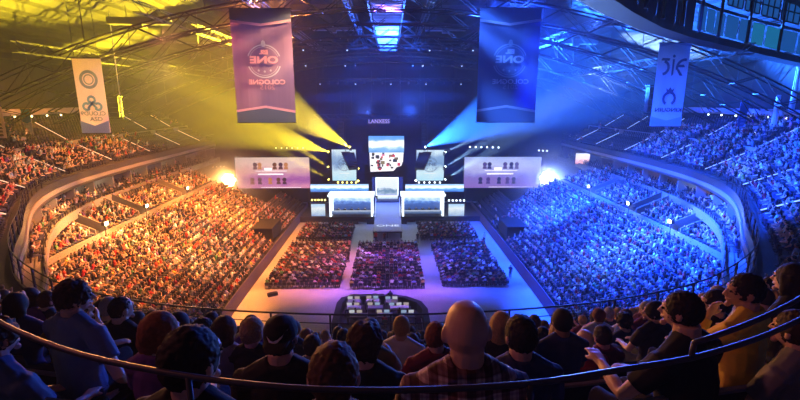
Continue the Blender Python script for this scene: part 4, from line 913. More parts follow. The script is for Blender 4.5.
JEANS = mat('trouser_denim', (.03, .045, .09), .85, noise=.2, nscale=30); CHINO = mat('trouser_dark', (.03, .03, .032), .85); SHOE = mat('shoe_leather', (.03, .028, .03), .5); EYE = mat('eye_dark', (.02, .015, .012), .15)
PLAID = bpy.data.materials.new('plaid_cloth'); PLAID.use_nodes = True
def _plaid():
    nt = PLAID.node_tree; b = nt.nodes['Principled BSDF']; b.inputs['Roughness'].default_value = .9; tc = nt.nodes.new('ShaderNodeTexCoord'); prev = None
    for i, (dr, sc) in enumerate((('X', 5.0), ('Z', 5.0), ('X', 17.), ('Z', 17.))):
        wv = nt.nodes.new('ShaderNodeTexWave'); wv.bands_direction = dr; wv.inputs['Scale'].default_value = sc; nt.links.new(tc.outputs['Object'], wv.inputs['Vector'])
        r = nt.nodes.new('ShaderNodeValToRGB'); r.color_ramp.elements[0].position = .45; r.color_ramp.elements[1].position = .55
        r.color_ramp.elements[0].color = ((.34, .22, .24, 1), (.42, .3, .3, 1), (.75, .7, .72, 1), (.75, .7, .72, 1))[i]; r.color_ramp.elements[1].color = (1, 1, 1, 1); nt.links.new(wv.outputs['Fac'], r.inputs[0])
        if prev is None: prev = r.outputs[0]
        else:
            mx = nt.nodes.new('ShaderNodeMix'); mx.data_type = 'RGBA'; mx.blend_type = 'MULTIPLY'; mx.inputs[0].default_value = 1; nt.links.new(prev, mx.inputs[6]); nt.links.new(r.outputs[0], mx.inputs[7]); prev = mx.outputs[2]
    mx = nt.nodes.new('ShaderNodeMix'); mx.data_type = 'RGBA'; mx.blend_type = 'MULTIPLY'; mx.inputs[0].default_value = 1; mx.inputs[7].default_value = (.62, .5, .5, 1); nt.links.new(prev, mx.inputs[6]); nt.links.new(mx.outputs[2], b.inputs['Base Color'])
_plaid()
def make_person(label, loc, rz, h=1.3, skin='fair', hair='short', hcol='dark brown', top='black', voxel=.008, trousers=None, group=None, topm=None, eyes=True, cap=False, shoes=True, **kw):
    body, shirt, tr, hc, M, feet, hz = person_geo(h=h, **kw)
    e = empty('person', loc, rz, label, 'person', group)
    link('body', remesh(body, voxel, 'body', 1), e).data.materials.append(skin_m(skin))
    link('shirt', remesh(shirt, max(voxel, .009), 'shirt', 2, (.012, .09)), e).data.materials.append(topm or top_m(top))
    link('trousers', remesh(tr, max(voxel, .011), 'trousers', 2, (.01, .1)), e).data.materials.append(trousers or JEANS)
    hb = hair_geo('cap' if cap else hair, hc, M)
    if hb: link('hair', remesh(hb, .007 if voxel < .01 else .011, 'hair', 1, {'curly': (.035, .03), 'long': (.014, .05), 'bob': (.014, .05)}.get(hair, (.018, .016))), e).data.materials.append(hair_m(hcol))
    if cap:
        c = link('cap', remesh(cap_geo(hc, M), .006, 'cap', 1), e); c.data.materials.append(mat('cap_black', (.008, .008, .01), .85))
        mb = MB(); g = lambda x, y, z: hc+M @ Vector((x, y, z)); pts = []
        # the pale curved tick on the back of the cap, following its dome
        top_e = [(-.052, .066), (-.03, .05), (-.012, .046), (.01, .055), (.035, .073), (.062, .095)]; bot_e = [(.03, .058), (.01, .04), (-.015, .03), (-.035, .038)]
        ring = top_e+bot_e
        for x, z in ring:
            f = (z-.022)/.09; ry = .113-.03*f*f; rx = .093-.02*f*f; pts.append(g(x, -.0095-ry*math.sqrt(max(0, 1-(x/rx)**2))-.004, z))
        k = len(pts); mb.add(pts, [(i, i+1, k-1-i if k-1-i > i+1 else i+1) for i in range(0, 5)]+[(i+1, k-1-i, k-2-i) for i in range(0, 4) if k-2-i > i+1]); mb.build('tick_mark', mat('tick_pale', (.8, .78, .82), .6), c)
    if eyes:
        for sx in (-1, 1):
            mb = MB(); mb.ball(hc+M @ Vector((sx*.031, .087, .006)), (.013, .009, .008), 8, 6); mb.build('eye', EYE, e, True)
    if shoes:
        for an in feet:
            mb = MB(); mb.tube([an+Vector((0, -.075, -.045)), an+Vector((0, -.03, -.04)), an+Vector((0, .08, -.05)), an+Vector((0, .185, -.062))], [(.03, .035), (.046, .046), (.052, .038), (.034, .024)], 10, 0, (1, 0, 0)); mb.build('shoe', SHOE, e, True)
    return e, hz
# ---- the seats of the upper tier
def seat_proto():
    e = empty('stadium_seat', (0, 0, 0)); pad = mat('seat_plastic', (.05, .045, .06), .45)
    mb = MB(); mb.tube([(0, -.2, .43), (0, .0, .415), (0, .2, .43)], [(.21, .03), (.22, .028), (.2, .022)], 12, 0, (1, 0, 0)); mb.build('seat_pan', pad, e, True)
    mb = MB(); mb.tube([(0, -.21, .42), (0, -.26, .62), (0, -.31, .84)], [(.2, .022), (.215, .022), (.19, .018)], 12, 0, (1, 0, 0)); mb.build('backrest', pad, e, True)
    mb = MB()
    for sx in (-.2, .2): mb.box((sx, -.08, .2), (.035, .24, .4))
    mb.build('seat_frame', DARKM, e); return e
def place_seat(loc, rz, label, zs=1.):
    global SEAT0
    if SEAT0 is None: SEAT0 = seat_proto(); tag(SEAT0, label, 'seat', 'stadium seats of the upper stand'); SEAT0.location = loc; SEAT0.rotation_euler.z = rz; o = SEAT0
    else: o = copy_tree(SEAT0, loc, rz, label)
    o.scale = (1, 1, zs); return o
SEAT0 = None
def face_to(x, y, tx=0., ty=84.): return math.atan2(-(tx-x), ty-y)
# ---- people close to the camera: sight position of the head's top, its width, and how each sits
HERO = [
 dict(px=467, top=302, w=43, hair='buzz', hcol='brown', bald=True, top_='plaid', label='large bald man in a pink plaid shirt, seen from behind at the middle', sleeve='long', yaw=2, skin='fair', S=1.04),
 dict(px=521, top=317, w=32, hair='short', hcol='black', top_='navy', label='dark haired man in a navy top, just right of the bald man', yaw=0, sleeve='long', hyaw=12),
 dict(px=436, top=323, w=22, hair='crop', hcol='red', top_='maroon', label='red haired spectator in a maroon top, left of the bald man', hyaw=-20, yaw=5),
 dict(px=364, top=325, w=32, hair='curly', hcol='dark brown', top_='black', label='curly dark haired man in black, between the cap wearer and the bald man', yaw=-3, hyaw=10),
 dict(px=333, top=347, w=49, hair='crop', hcol='brown', top_='charcoal', label='close cropped brown head close to the camera, low in front of the curly haired man', yaw=2, D=1.62),
 dict(px=280, top=316, w=34, hair='cap', cap=True, hcol='dark brown', top_='black', label='man in a black hoodie and black cap with a pale curved tick', yaw=0, sleeve='long', S=1.05),
 dict(px=190, top=332, w=45, hair='short', hcol='black', top_='black', label='dark round head close to the camera, left of the cap wearer', yaw=-10, hyaw=-14),
 dict(px=159, top=316, w=27, hair='bob', hcol='red', top_='purple', label='red bobbed hair spectator turned to the right behind a seat back', hyaw=-35, yaw=-8, fem=True),
 dict(px=120, top=297, w=20, hair='buzz', hcol='dark brown', top_='black', label='man with cropped hair and a black T-shirt, right of the blue T-shirt', yaw=-12, hyaw=-18),
 dict(px=72, top=282, w=21, hair='curly', hcol='dark brown', top_='blue', label='man in a blue T-shirt sitting tall with his arm bent out', yaw=-18, hyaw=-30, armR='akimbo', D=3.25, S=1.06),
 dict(px=29, top=288, w=15, hair='long', hcol='dark brown', top_='purple', label='long haired spectator in purple clapping, far left', yaw=-20, armL='clap', armR='clap', fem=True),
 dict(px=47, top=292, w=14, hair='short', hcol='brown', top_='charcoal', label='brown haired spectator in charcoal behind the blue T-shirt', yaw=-20, hyaw=-10),
 dict(px=252, top=320, w=20, hair='short', hcol='blond', top_='black', label='fair haired man in black, left of the cap wearer', yaw=-5, hyaw=-12),
 dict(px=224, top=319, w=20, hair='bob', hcol='dark brown', top_='grey', label='dark bobbed hair spectator in a grey top beside the fair haired man', yaw=-5, hyaw=-8, fem=True),
 dict(px=203, top=318, w=19, hair='short', hcol='black', top_='pale blue', label='man in profile looking right over the dark round head', yaw=-10, hyaw=-58),
 dict(px=312, top=336, w=15, hair='short', hcol='dark brown', top_='grey', label='small dark head right of the cap wearer', yaw=0, D=4.6),
 dict(px=343, top=329, w=13, hair='short', hcol='black', top_='charcoal', label='small black haired head left of the curly haired man', yaw=0),
 dict(px=397, top=329, w=16, hair='short', hcol='black', top_='charcoal', label='black haired head in charcoal right of the curly haired man', yaw=0),
 dict(px=412, top=334, w=15, hair='long', hcol='dark brown', top_='navy', label='long dark haired head between the curly haired man and the red haired spectator', fem=True, yaw=0),
 dict(px=496, top=328, w=15, hair='short', hcol='brown', top_='navy', label='small brown haired head between the bald man and the navy top', yaw=0),
 dict(px=543, top=327, w=15, hair='short', hcol='black', top_='charcoal', label='black haired head in charcoal just right of the navy top', yaw=0),
 dict(px=558, top=324, w=18, hair='bun', hcol='blond', top_='maroon', label='spectator with a fair bun and maroon top right of centre', yaw=5, fem=True),
 dict(px=586, top=330, w=15, hair='bald', hcol='black', top_='red', label='spectator in red with a shaved head right of centre', yaw=8, D=4.6),
 dict(px=603, top=326, w=17, hair='short', hcol='black', top_='maroon', label='black haired man in maroon leaning left of the tall back', yaw=10),
 dict(px=625, top=313, w=14, hair='curly', hcol='black', top_='navy', label='curly black haired spectator in navy behind the long necked man', yaw=10),
 dict(px=655, top=303, w=15, hair='bob', hcol='black', top_='black', label='black bobbed hair spectator looking left behind the long necked man', yaw=15, hyaw=45, fem=True),
 dict(px=684, top=290, w=33, hair='short', hcol='black', top_='black', label='dark haired man with broad shoulders leaning left, lit pink down his arm', yaw=24, hyaw=22, lean=.1, armL='back', sleeve='short', skin='fair', S=1.06),
 dict(px=716, top=291, w=20, hair='short', hcol='black', top_='black', label='man in black in profile with a hand at his face', yaw=24, hyaw=42, armL='chin'),
 dict(px=747, top=275, w=27, hair='short', hcol='black', top_='yellow', label='man in a dull yellow jacket resting his chin on his hand', yaw=28, hyaw=45, armL='chin', sleeve='long', skin='tan'),
 dict(px=771, top=277, w=14, hair='short', hcol='black', top_='maroon', label='small face turned left behind the yellow jacket', yaw=35, hyaw=60),
 dict(px=793, top=266, w=21, hair='long', hcol='black', top_='black', label='long haired spectator in black at the far right edge', yaw=28, fem=True),
 dict(px=797, top=312, w=34, hair='short', hcol='dark brown', top_='grey', label='grey clad spectator cut by the right edge below the hand rail', yaw=25, D=2.6),
 dict(px=-6, top=318, w=36, hair='curly', hcol='dark brown', top_='blue', label='spectator cut by the left edge with blue light on curly hair', yaw=-20, D=2.4),
]
HEROPOS = []; NIND = 0
for hd in HERO:
    D0 = hd.get('D', .178*F/hd['w']); dr = ray(hd['px'], hd['top']); best = None
    for f in np.linspace(.8, 1.22, 43):
        p = Vector((0, 0, H))+dr*(D0*f); s, k = locate(p.x, p.y); kk = math.floor(k); hh = p.z-row_z(kk); fr = k-kk
        c = abs(f-1)*1.2+max(0, abs(hh-1.34)-.06)*2.2+max(0, abs(fr-.5)-.28)*1.5
        if best is None or c < best[0]: best = (c, p, kk, hh, f, fr, s)
    c, p, kk, hh, f, fr, s = best; S = hd.get('S', 1.)*min(1.1, max(.92, f)); z = row_z(kk)
    yw = R(hd.get('yaw', 0))*1.0; hd['pos'] = (p.x, p.y, z); hd['row'] = kk
    HEROPOS.append((p.x, p.y, kk))
    if VERB: print('HERO', hd['px'], 'D %.2f f %.2f row %d h %.2f fr %.2f' % (D0*f, f, kk, hh, fr))
    stand = hh > 1.62
    kw = dict(h=hh, S=S, hyaw=R(hd.get('hyaw', 0)), armL=hd.get('armL', 'lap'), armR=hd.get('armR', 'lap'), sleeve=hd.get('sleeve', 'short'), fem=hd.get('fem', False), lean=hd.get('lean', 0.), stand=stand)
    # keep the head where the photograph shows it: the root sits under the head
    off = Matrix.Rotation(yw, 3, 'Z') @ Vector((0, .026*S+.694*S*math.tan(kw['lean']), 0))
    e, hz = make_person(hd['label'], (p.x-off.x, p.y-off.y, z), yw, skin=hd.get('skin', 'fair'), hair='bald' if hd.get('bald') else hd['hair'], hcol=hd['hcol'], top=hd['top_'] if hd['top_'] != 'plaid' else 'pink', topm=PLAID if hd['top_'] == 'plaid' else None, cap=hd.get('cap', False), voxel=.0075 if hd['w'] > 18 else .010, trousers=JEANS if hd['px'] % 2 else CHINO, shoes=True, **kw)
    NIND += 1
    if not stand: place_seat((p.x-off.x, p.y-off.y, z), yw, 'dark seat under the '+' '.join(hd['label'].replace('large ', '').split()[:11]), max(.5, (hz-.1*S)/.45))
# ---- mid-distance models: one mesh each, shared by copies, clothes set per object
TEMPL = []
def template(**kw):
    hair = kw.pop('hair'); body, shirt, tr, hc, M, feet, hz = person_geo(**kw); me = None; mb = MB()
    for i, (src, vx) in enumerate(((body, .017), (shirt, .02), (tr, .022), (hair_geo(hair, hc, M), .014))):
        if src is None: continue
        m = remesh(src, vx, 't', 1); o = len(mb.v); mb.v += [tuple(v.co) for v in m.vertices]; fs = [tuple(j+o for j in p.vertices) for p in m.polygons]; mb.f += fs; mb.m += [i]*len(fs); bpy.data.meshes.remove(m)
    for an in feet: mb.tube([an+Vector((0, -.07, -.05)), an+Vector((0, .05, -.05)), an+Vector((0, .17, -.06))], [(.04, .04), (.048, .038), (.03, .024)], 8, 4, (1, 0, 0))
    me = bpy.data.meshes.new('person_body'); me.from_pydata(mb.v, [], mb.f); me.polygons.foreach_set('material_index', mb.m); me.polygons.foreach_set('use_smooth', [True]*len(mb.f))
    for m in (skin_m('fair'), top_m('black'), JEANS, hair_m('black'), SHOE): me.materials.append(m)
    return me
SEATED = [template(hair='short', armL='lap', armR='lap'), template(hair='short', armL='clap', armR='clap', lean=.06), template(hair='crop', armL='chin', armR='lap', lean=.1, hyaw=.2), template(hair='bob', armL='lap', armR='side', fem=True), template(hair='long', armL='forward', armR='forward', fem=True, hyaw=-.15), template(hair='curly', armL='side', armR='lap', lean=-.06)]
STANDING = [template(hair='short', h=1.76, stand=True, armL='hang', armR='hang'), template(hair='short', h=1.74, stand=True, armL='hang', armR='desk')]
TABLED = [template(hair='short', armL='desk', armR='desk', hyaw=.0)]
HSTYLE = {0: 'short haired', 1: 'short haired', 2: 'close cropped', 3: 'bob haired', 4: 'long haired', 5: 'curly haired'}
prng = random.Random(23)
TOPW = ['black']*7+['charcoal']*5+['navy']*4+['grey']*3+['white']*3+['red', 'red', 'maroon', 'pale blue', 'green', 'olive', 'yellow', 'pink', 'orange', 'purple', 'beige']
def mid_person(me, loc, rz, label, group, top, hcol, sc=1., skin=None):
    o = bpy.data.objects.new('person', me); COL.objects.link(o); o.location = loc; o.rotation_euler.z = rz; o.scale = (sc,)*3; tag(o, label, 'person', group)
    for i, m in ((0, skin_m(skin or prng.choice(('fair', 'fair', 'tan', 'brown')))), (1, top_m(top)), (2, prng.choice((JEANS, CHINO))), (3, hair_m(hcol))):
        o.material_slots[i].link = 'OBJECT'; o.material_slots[i].material = m
    return o
for bi, (x0, x1) in enumerate((BL, BR)):
    for i in range(5):
        mid_person(TABLED[0], ((x0+x1)/2+(i-2)*1.22, 80.35, 1.36), math.pi, 'player in a %s shirt at the desk, %s from left in the %s booth' % ('dark' if bi else 'white', ORD[i], 'blue side' if bi else 'yellow side'), 'players in the booths', 'navy' if bi else 'white', 'dark brown')
        ch = None
for (x, y), top, lab in (((-7.2, 0), 'black', ''),): pass
WALKERS = [(348.5, 262, 'black', 'standing person in black in the left aisle between the floor blocks'), (349.5, 250, 'pink', 'standing person in pink farther up the left aisle of the floor'), (417.5, 243, 'black', 'standing person in black at the corner of the front right block'), (510, 278, 'navy', 'standing person in navy beside the blue barrier on the right'), (376, 242, 'red', 'person in red standing at the left foot of the podium'), (384.5, 242.5, 'maroon', 'person in maroon standing at the middle of the podium'), (484, 243, 'white', 'standing person in white at the upper right floor corner'), (441, 247, 'navy', 'standing person in navy between the right blocks')]
for i, (px, py, top, lab) in enumerate(WALKERS):
    d = ray(px, py); t = -H/d.z; mid_person(STANDING[i % 2], (d.x*t, d.y*t, 0), face_to(d.x*t, d.y*t) if i % 3 else math.pi*.8, lab, None, top, 'black')
for i, (x, y, st, top, lab) in enumerate(((.95, 3.0-.6, True, 'navy', 'standing operator in navy at the back edge of the mixing island'), (-2.9, .95, False, 'black', 'operator in black, back row left desk of the mixing island'), (-.9, 1.0, False, 'charcoal', 'operator in charcoal at the back row middle desk of the mixing island'), (-2.6, -.75, False, 'maroon', 'operator in maroon at the middle row left desk of the mixing island'), (1.9, -.85, False, 'black', 'operator in black, long bright display of the mixing island'), (.4, -2.4, False, 'red', 'operator in red at the front row centre desk of the mixing island'))):
    mid_person(STANDING[0] if st else TABLED[0], (MIXX+x, 42.6+y, .2), 0, lab, None, top, 'dark brown')
    if not st:
        mb = MB(); mb.box((0, 0, .42), (.46, .44, .06)); mb.box((0, -.24, .68), (.44, .05, .45)); mb.tube([(0, 0, .02), (0, 0, .4)], .03, 6); mb.box((0, 0, .03), (.5, .06, .05)); mb.box((0, 0, .03), (.06, .5, .05))
        tag(mb.build('office_chair', CLOTHK, loc=(MIXX+x, 42.6+y, .2)), 'dark office chair under the '+lab.replace(' of the mixing island', ''), 'chair')
# ---- every place in the house
def along(curve, dfun, a, b, pitch):
    ss = np.linspace(a, b, 1200); P = curve.off(ss, dfun(ss)); L = np.concatenate([[0], np.cumsum(np.linalg.norm(np.diff(P, axis=0), axis=1))]); n = int(L[-1]/pitch)
    l = (np.arange(n)+.5)*pitch; return np.interp(l, L, ss)
SEATS_ALL, CROWD, NEAR = [], [], []
for k in range(16):
    df = lambda s, k=k: row_d(s, k)+.46
    for s in along(CU, df, -SMAX+.3, SMAX-.3, .55):
        if abs(s) > 40 and k > 10: continue
        if any(abs(s-a) < .85 for a in AISLES_U): continue
        if abs(s) > 38 and k == 5 and False: continue
        p = CU.off([s], [float(df(s))])[0]; x, y = p; z = row_z(k); u, v, c = project((x, y, z+1.2))
        if c < 2.2 or u < -40 or u > 840 or v > 392: continue
        dist = math.hypot(x, y)
        if dist < 3.1: continue
        if any((x-a)**2+(y-b)**2 < .48**2 for a, b, q in HEROPOS): continue
        side = -1 if s < 0 else 1
        if abs(s) > 38:
            if side < 0: occ = .93 if (k < 5 and y < 62) else .6 if (k < 5 and y < 72) else .1 if k < 5 and y < 76 else (.85 if y < 47 else .3 if y < 54 else .02)
            else: occ = .92 if (y < 60) else .85 if (k < 8 and y < 70) else .02
        else: occ = .9 if abs(s) > 12 else .74
        (NEAR if prng.random() < occ else SEATS_ALL).append([x, y, z, s, k, dist, u])
NEAR.sort(key=lambda q: q[5]); NI = 300-len(HERO)-24
ROWS = {}
for q in NEAR: ROWS.setdefault(q[4], []).append(q)
for k, lst in ROWS.items():
    lst.sort(key=lambda q: q[3])
    for i, q in enumerate(lst): q.append(i+1)
nseat = len(HERO)
for q in NEAR[:NI]:
    x, y, z, s, k, dist, u, nth = q; ti = prng.randrange(6); top = prng.choice(TOPW); hc_ = prng.choice(('black', 'black', 'dark brown', 'dark brown', 'brown', 'blond', 'grey' if ti < 3 else 'red'))
    rz = face_to(x, y)*.6+math.atan2(-(-CU.normal([s])[0][0]), -CU.normal([s])[0][1])*.4+prng.uniform(-.2, .2)
    mid_person(SEATED[ti], (x, y, z+prng.uniform(-.03, .03)*0), rz, '%s spectator in %s, %s row behind the balcony rail, %s from left' % (HSTYLE[ti], top, ORD[k], ordinal(nth)), 'spectators on the upper stand around the camera', top, hc_, prng.uniform(.94, 1.06))
    if nseat < 300:
        nseat += 1; place_seat((x, y, z), rz, 'dark seat, %s row behind the balcony rail, under its %s spectator from left' % (ORD[k], ordinal(nth)))
    else: SEATS_ALL.append([x, y, z, s, k, dist, u])
for q in NEAR[NI:]:
    x, y, z, s = q[:4]; CROWD.append((x, y, z, face_to(x, y)*.6+math.atan2(CU.normal([s])[0][0], -CU.normal([s])[0][1])*.4)); SEATS_ALL.append(q[:7])
# lower tier, middle block, suites
for k in range(ROWS_L+ROWS_M):
    mid = k >= ROWS_L; kk = k-ROWS_L
    d0 = .3+.84*k+.42 if not mid else dM+.12+.8*kk+.4; z = lz(k) if not mid else mz(kk)
    for s in along(CL, lambda s: np.full(len(s), d0), -LMAX+.3, LMAX-.3, .54):
        x, y = CL.off([s], [d0])[0]; u, v, c = project((x, y, z+1.0))
        if u < -30 or u > 830 or v > 340: continue
        side = -1 if s < 0 else 1
        if mid and any(sd == side and abs(y-yy) < 1.1 for sd, yy in VOMS): continue
        if not mid and 62.8 < y < 69.2 and k < 4: continue
        if (y > LCUT-.6 and k > 5) or y > 88.5: continue
        occ = .96
        if mid: occ = .95 if kk < 4 else .35
        if mid and y > 76: occ *= .55
        if not mid:
            if side < 0: occ = .96 if y < 79-.3*k else .05
            else:
                occ = .96 if y < 70+k*1.0 else .1
                if y > 80: occ = .02
        rz = face_to(x, y)*.75+side*R(90)*.25+prng.uniform(-.3, .3)
        if prng.random() < occ: CROWD.append((x, y, z, rz))
        SEATS_ALL.append([x, y, z, s, k, 0, 0])
for k, (d0, z) in enumerate(((.05, 10.2), (1.2, 10.6))):
    for s in along(CU, lambda s: np.full(len(s), d0), -SMAX+2, SMAX-2, .7):
        if abs(s) < 34: continue
        x, y = CU.off([s], [d0])[0]
        if prng.random() < (.75 if y < 52 else .45 if y < 70 else .15): CROWD.append((x, y, z, face_to(x, y)*.6+(-1 if s < 0 else 1)*R(90)*.4))
        SEATS_ALL.append([x, y, z, s, 0, 0, 0])
# floor blocks: folding chairs and their sitters
CHAIRS = []
BLOCKS = [('left', -15.0, -6.1, 50.2, 17), ('middle', -4.9, 4.1, 49.8, 17), ('right', 6.3, 14.3, 50.2, 17), ('front left', -15.0, -6.4, 68.4, 9), ('front right', 4.9, 14.1, 68.4, 9)]
for nm, x0, x1, y0, nr in BLOCKS:
    n = int(round((x1-x0)/.52))
    for j in range(nr):
        for i in range(n):
            x = x0+(i+.5)*(x1-x0)/n; y = y0+.93*j; CHAIRS.append((nm, j, i, x, y))
            if prng.random() < .96: CROWD.append((x, y, 0, face_to(x, y)+prng.uniform(-.25, .25)))
CH0 = MB(); CH0.box((0, 0, .44), (.42, .42, .035)); CH0.box((0, -.23, .7), (.42, .03, .34), 0, 0, R(8))
for sx in (-.19, .19): CH0.tube([(sx, .18, 0), (sx, .18, .44)], .014, 4); CH0.tube([(sx, -.26, 0), (sx, -.2, .44), (sx, -.25, .86)], .014, 4)
ch_m = mat('chair_black', (.02, .02, .024), .5); me_ch = None; CHAIRS.sort(key=lambda c: (c[4], c[0]))
IND_CH = CHAIRS[:300]
for nm, j, i, x, y in IND_CH:
    lab = 'black folding chair, %s floor block, %s row from the camera, %s from left' % (nm, ORD[j], ordinal(i+1))
    if me_ch is None: o = CH0.build('folding_chair', ch_m, loc=(x, y, 0)); me_ch = o.data
    else: o = link('folding_chair', me_ch, None, (x, y, 0))
    tag(o, lab, 'chair', 'folding chairs on the arena floor')
# ---- masses nobody could count, each one mesh
def mass(name, templates, inst, colours, m, label, cat):
    """templates: list of (verts, faces, part index per vertex); inst: list of (template, x, y, z, rz, scale); colours: per instance list of part colours"""
    Vs, Ls, Cn, Cs, o = [], [], [], [], 0
    by = {}
    for idx, t in enumerate(inst): by.setdefault(t[0], []).append(idx)
    for ti, idxs in by.items():
        tv, tf, tp = templates[ti]; tv = np.array(tv); A = np.array([inst[i][1:] for i in idxs]); n, k = len(idxs), len(tv)
        c, s = np.cos(A[:, 3]), np.sin(A[:, 3]); sc = A[:, 4]
        X = (tv[None, :, 0]*c[:, None]-tv[None, :, 1]*s[:, None])*sc[:, None]+A[:, 0:1]; Y = (tv[None, :, 0]*s[:, None]+tv[None, :, 1]*c[:, None])*sc[:, None]+A[:, 1:2]; Z = tv[None, :, 2]*sc[:, None]+A[:, 2:3]
        Vs.append(np.stack([X, Y, Z], -1).reshape(-1, 3))
        lens = np.array([len(f) for f in tf]); flat_ = np.concatenate([np.array(f) for f in tf])
        Ls.append((flat_[None, :]+(np.arange(n)*k)[:, None]).ravel()+o); Cn.append(np.tile(lens, n)); o += n*k
        if colours is not None: Cs.append(np.array([colours[i] for i in idxs])[:, np.array(tp)].reshape(-1, 3))
    V = np.concatenate(Vs); L = np.concatenate(Ls).astype(np.int32); n = np.concatenate(Cn).astype(np.int32)
    me = bpy.data.meshes.new(name); me.vertices.add(len(V)); me.vertices.foreach_set('co', V.ravel().astype(np.float32)); me.loops.add(len(L)); me.loops.foreach_set('vertex_index', L)
    me.polygons.add(len(n)); st_ = np.concatenate([[0], np.cumsum(n)[:-1]]).astype(np.int32); me.polygons.foreach_set('loop_start', st_); me.update(calc_edges=True)
    if colours is not None:
        a = me.color_attributes.new('clothing', 'FLOAT_COLOR', 'POINT'); C4 = np.ones((len(V), 4), np.float32); C4[:, :3] = np.concatenate(Cs); a.data.foreach_set('color', C4.ravel())
    me.materials.append(m); me.validate(); return tag(link(name, me), label, cat, None, 'stuff')
def low_person(pose):
    mb = MB(); part = []
    def done(p): part.extend([p]*(len(mb.v)-len(part)))
    ln = (.0, .12, -.05, .05)[pose]
    mb.tube([(0, -.02, .42), (0, -.02+ln*.3, .62), (0, -.01+ln*.9, .88), (0, ln*1.0, 1.0), (0, ln*1.05, 1.06)], [(.18, .13), (.165, .12), (.2, .12), (.15, .085), (.06, .06)], 8, 0, (1, 0, 0)); done(1)
    for sd in (-1, 1):
        sh = Vector((sd*.19, ln, .97)); el = sh+Vector(((sd*.07, .1, -.26), (sd*.05, .18, -.2), (sd*.12, -.02, -.24), (sd*.08, .2, -.1))[pose]); wr = sh+Vector(((-sd*.06, .33, -.32), (-sd*.14, .34, .0), (-sd*.02, .2, -.4), (-sd*.1, .16, .14))[pose])
        mb.tube([sh, sh.lerp(el, .6)], [.062, .055], 5); done(1); mb.tube([sh.lerp(el, .55), el, wr, wr+(wr-el).normalized()*.1], [.044, .04, .03, .03], 5); done(0)
        mb.tube([(sd*.09, .0, .48), (sd*.12, .43, .5)], [.09, .065], 5); mb.tube([(sd*.12, .43, .5), (sd*.13, .4, .05)], [.06, .045], 5); done(2)
        mb.box((sd*.13, .45, .04), (.09, .24, .08)); done(4)
    hc = (0, .03+ln*1.15, 1.17); mb.ball(hc, (.078, .095, .118), 8, 6); done(0)
    mb.ball((hc[0], hc[1]-.02, hc[2]+.03), (.086, .094, .1), 8, 5); done(3)
    return mb.v, mb.f, part
LOW = [low_person(i) for i in range(4)]
crng = random.Random(5); inst, cols = [], []
CT = [(.012, .012, .015)]*10+[(.04, .04, .05)]*5+[(.02, .03, .1)]*3+[(.25, .25, .27)]*3+[(.78, .78, .78)]*6+[(.5, .04, .04)]*3+[(.3, .03, .05), (.3, .45, .7), (.1, .3, .14), (.6, .45, .1), (.62, .3, .3), (.55, .5, .42), (.2, .08, .3)]
for x, y, z, rz in CROWD:
    inst.append((crng.choice((0, 0, 1, 2, 3)), x, y, z, rz, crng.uniform(.94, 1.07)))
    sk = crng.choice(((.62, .40, .31), (.62, .40, .31), (.5, .31, .22), (.28, .16, .1))); t = crng.choice(CT); t = tuple(max(0, c*crng.uniform(.8, 1.15)) for c in t)
    hr = crng.choice(((.02, .015, .012), (.035, .02, .013), (.09, .05, .03), (.3, .2, .09), (.015, .012, .012))); cols.append((sk, t, crng.choice(((.02, .03, .06), (.02, .02, .022), (.05, .06, .1), (.12, .1, .07))), hr, (.05, .05, .05)))
cm = bpy.data.materials.new('crowd_clothing'); cm.use_nodes = True; nt = cm.node_tree; at_ = nt.nodes.new('ShaderNodeAttribute'); at_.attribute_name = 'clothing'; nt.links.new(at_.outputs['Color'], nt.nodes['Principled BSDF'].inputs['Base Color']); nt.nodes['Principled BSDF'].inputs['Roughness'].default_value = .8
mass('crowd', LOW, inst, cols, cm, 'thousands of seated spectators filling the floor blocks and the orange and blue lit stands', 'crowd')
sb = MB(); sb.box((0, 0, .42), (.44, .4, .05)); sb.box((0, -.24, .64), (.44, .05, .42), 0, 0, R(10)); sb.box((0, -.1, .2), (.3, .06, .4))
mass('seating', [(sb.v, sb.f, None)], [(0, q[0], q[1], q[2], face_to(q[0], q[1])*.5+(-1 if q[0] < 0 else 1)*R(90)*.5*(1 if abs(q[0]) > 14 else 0), 1.) for q in SEATS_ALL], None, mat('seat_plastic_pale', (.045, .04, .05), .5), 'rows of dark fixed seats across the lower and upper stands', 'seating')
mass('folding_chairs', [(CH0.v, CH0.f, None)], [(0, c[3], c[4], 0, 0, 1.) for c in CHAIRS[300:]], None, ch_m, 'rows of black folding chairs in the farther part of the floor blocks', 'chairs')
if VERB: print('CROWD', len(CROWD), 'SEATS', len(SEATS_ALL), 'NEAR', len(NEAR))
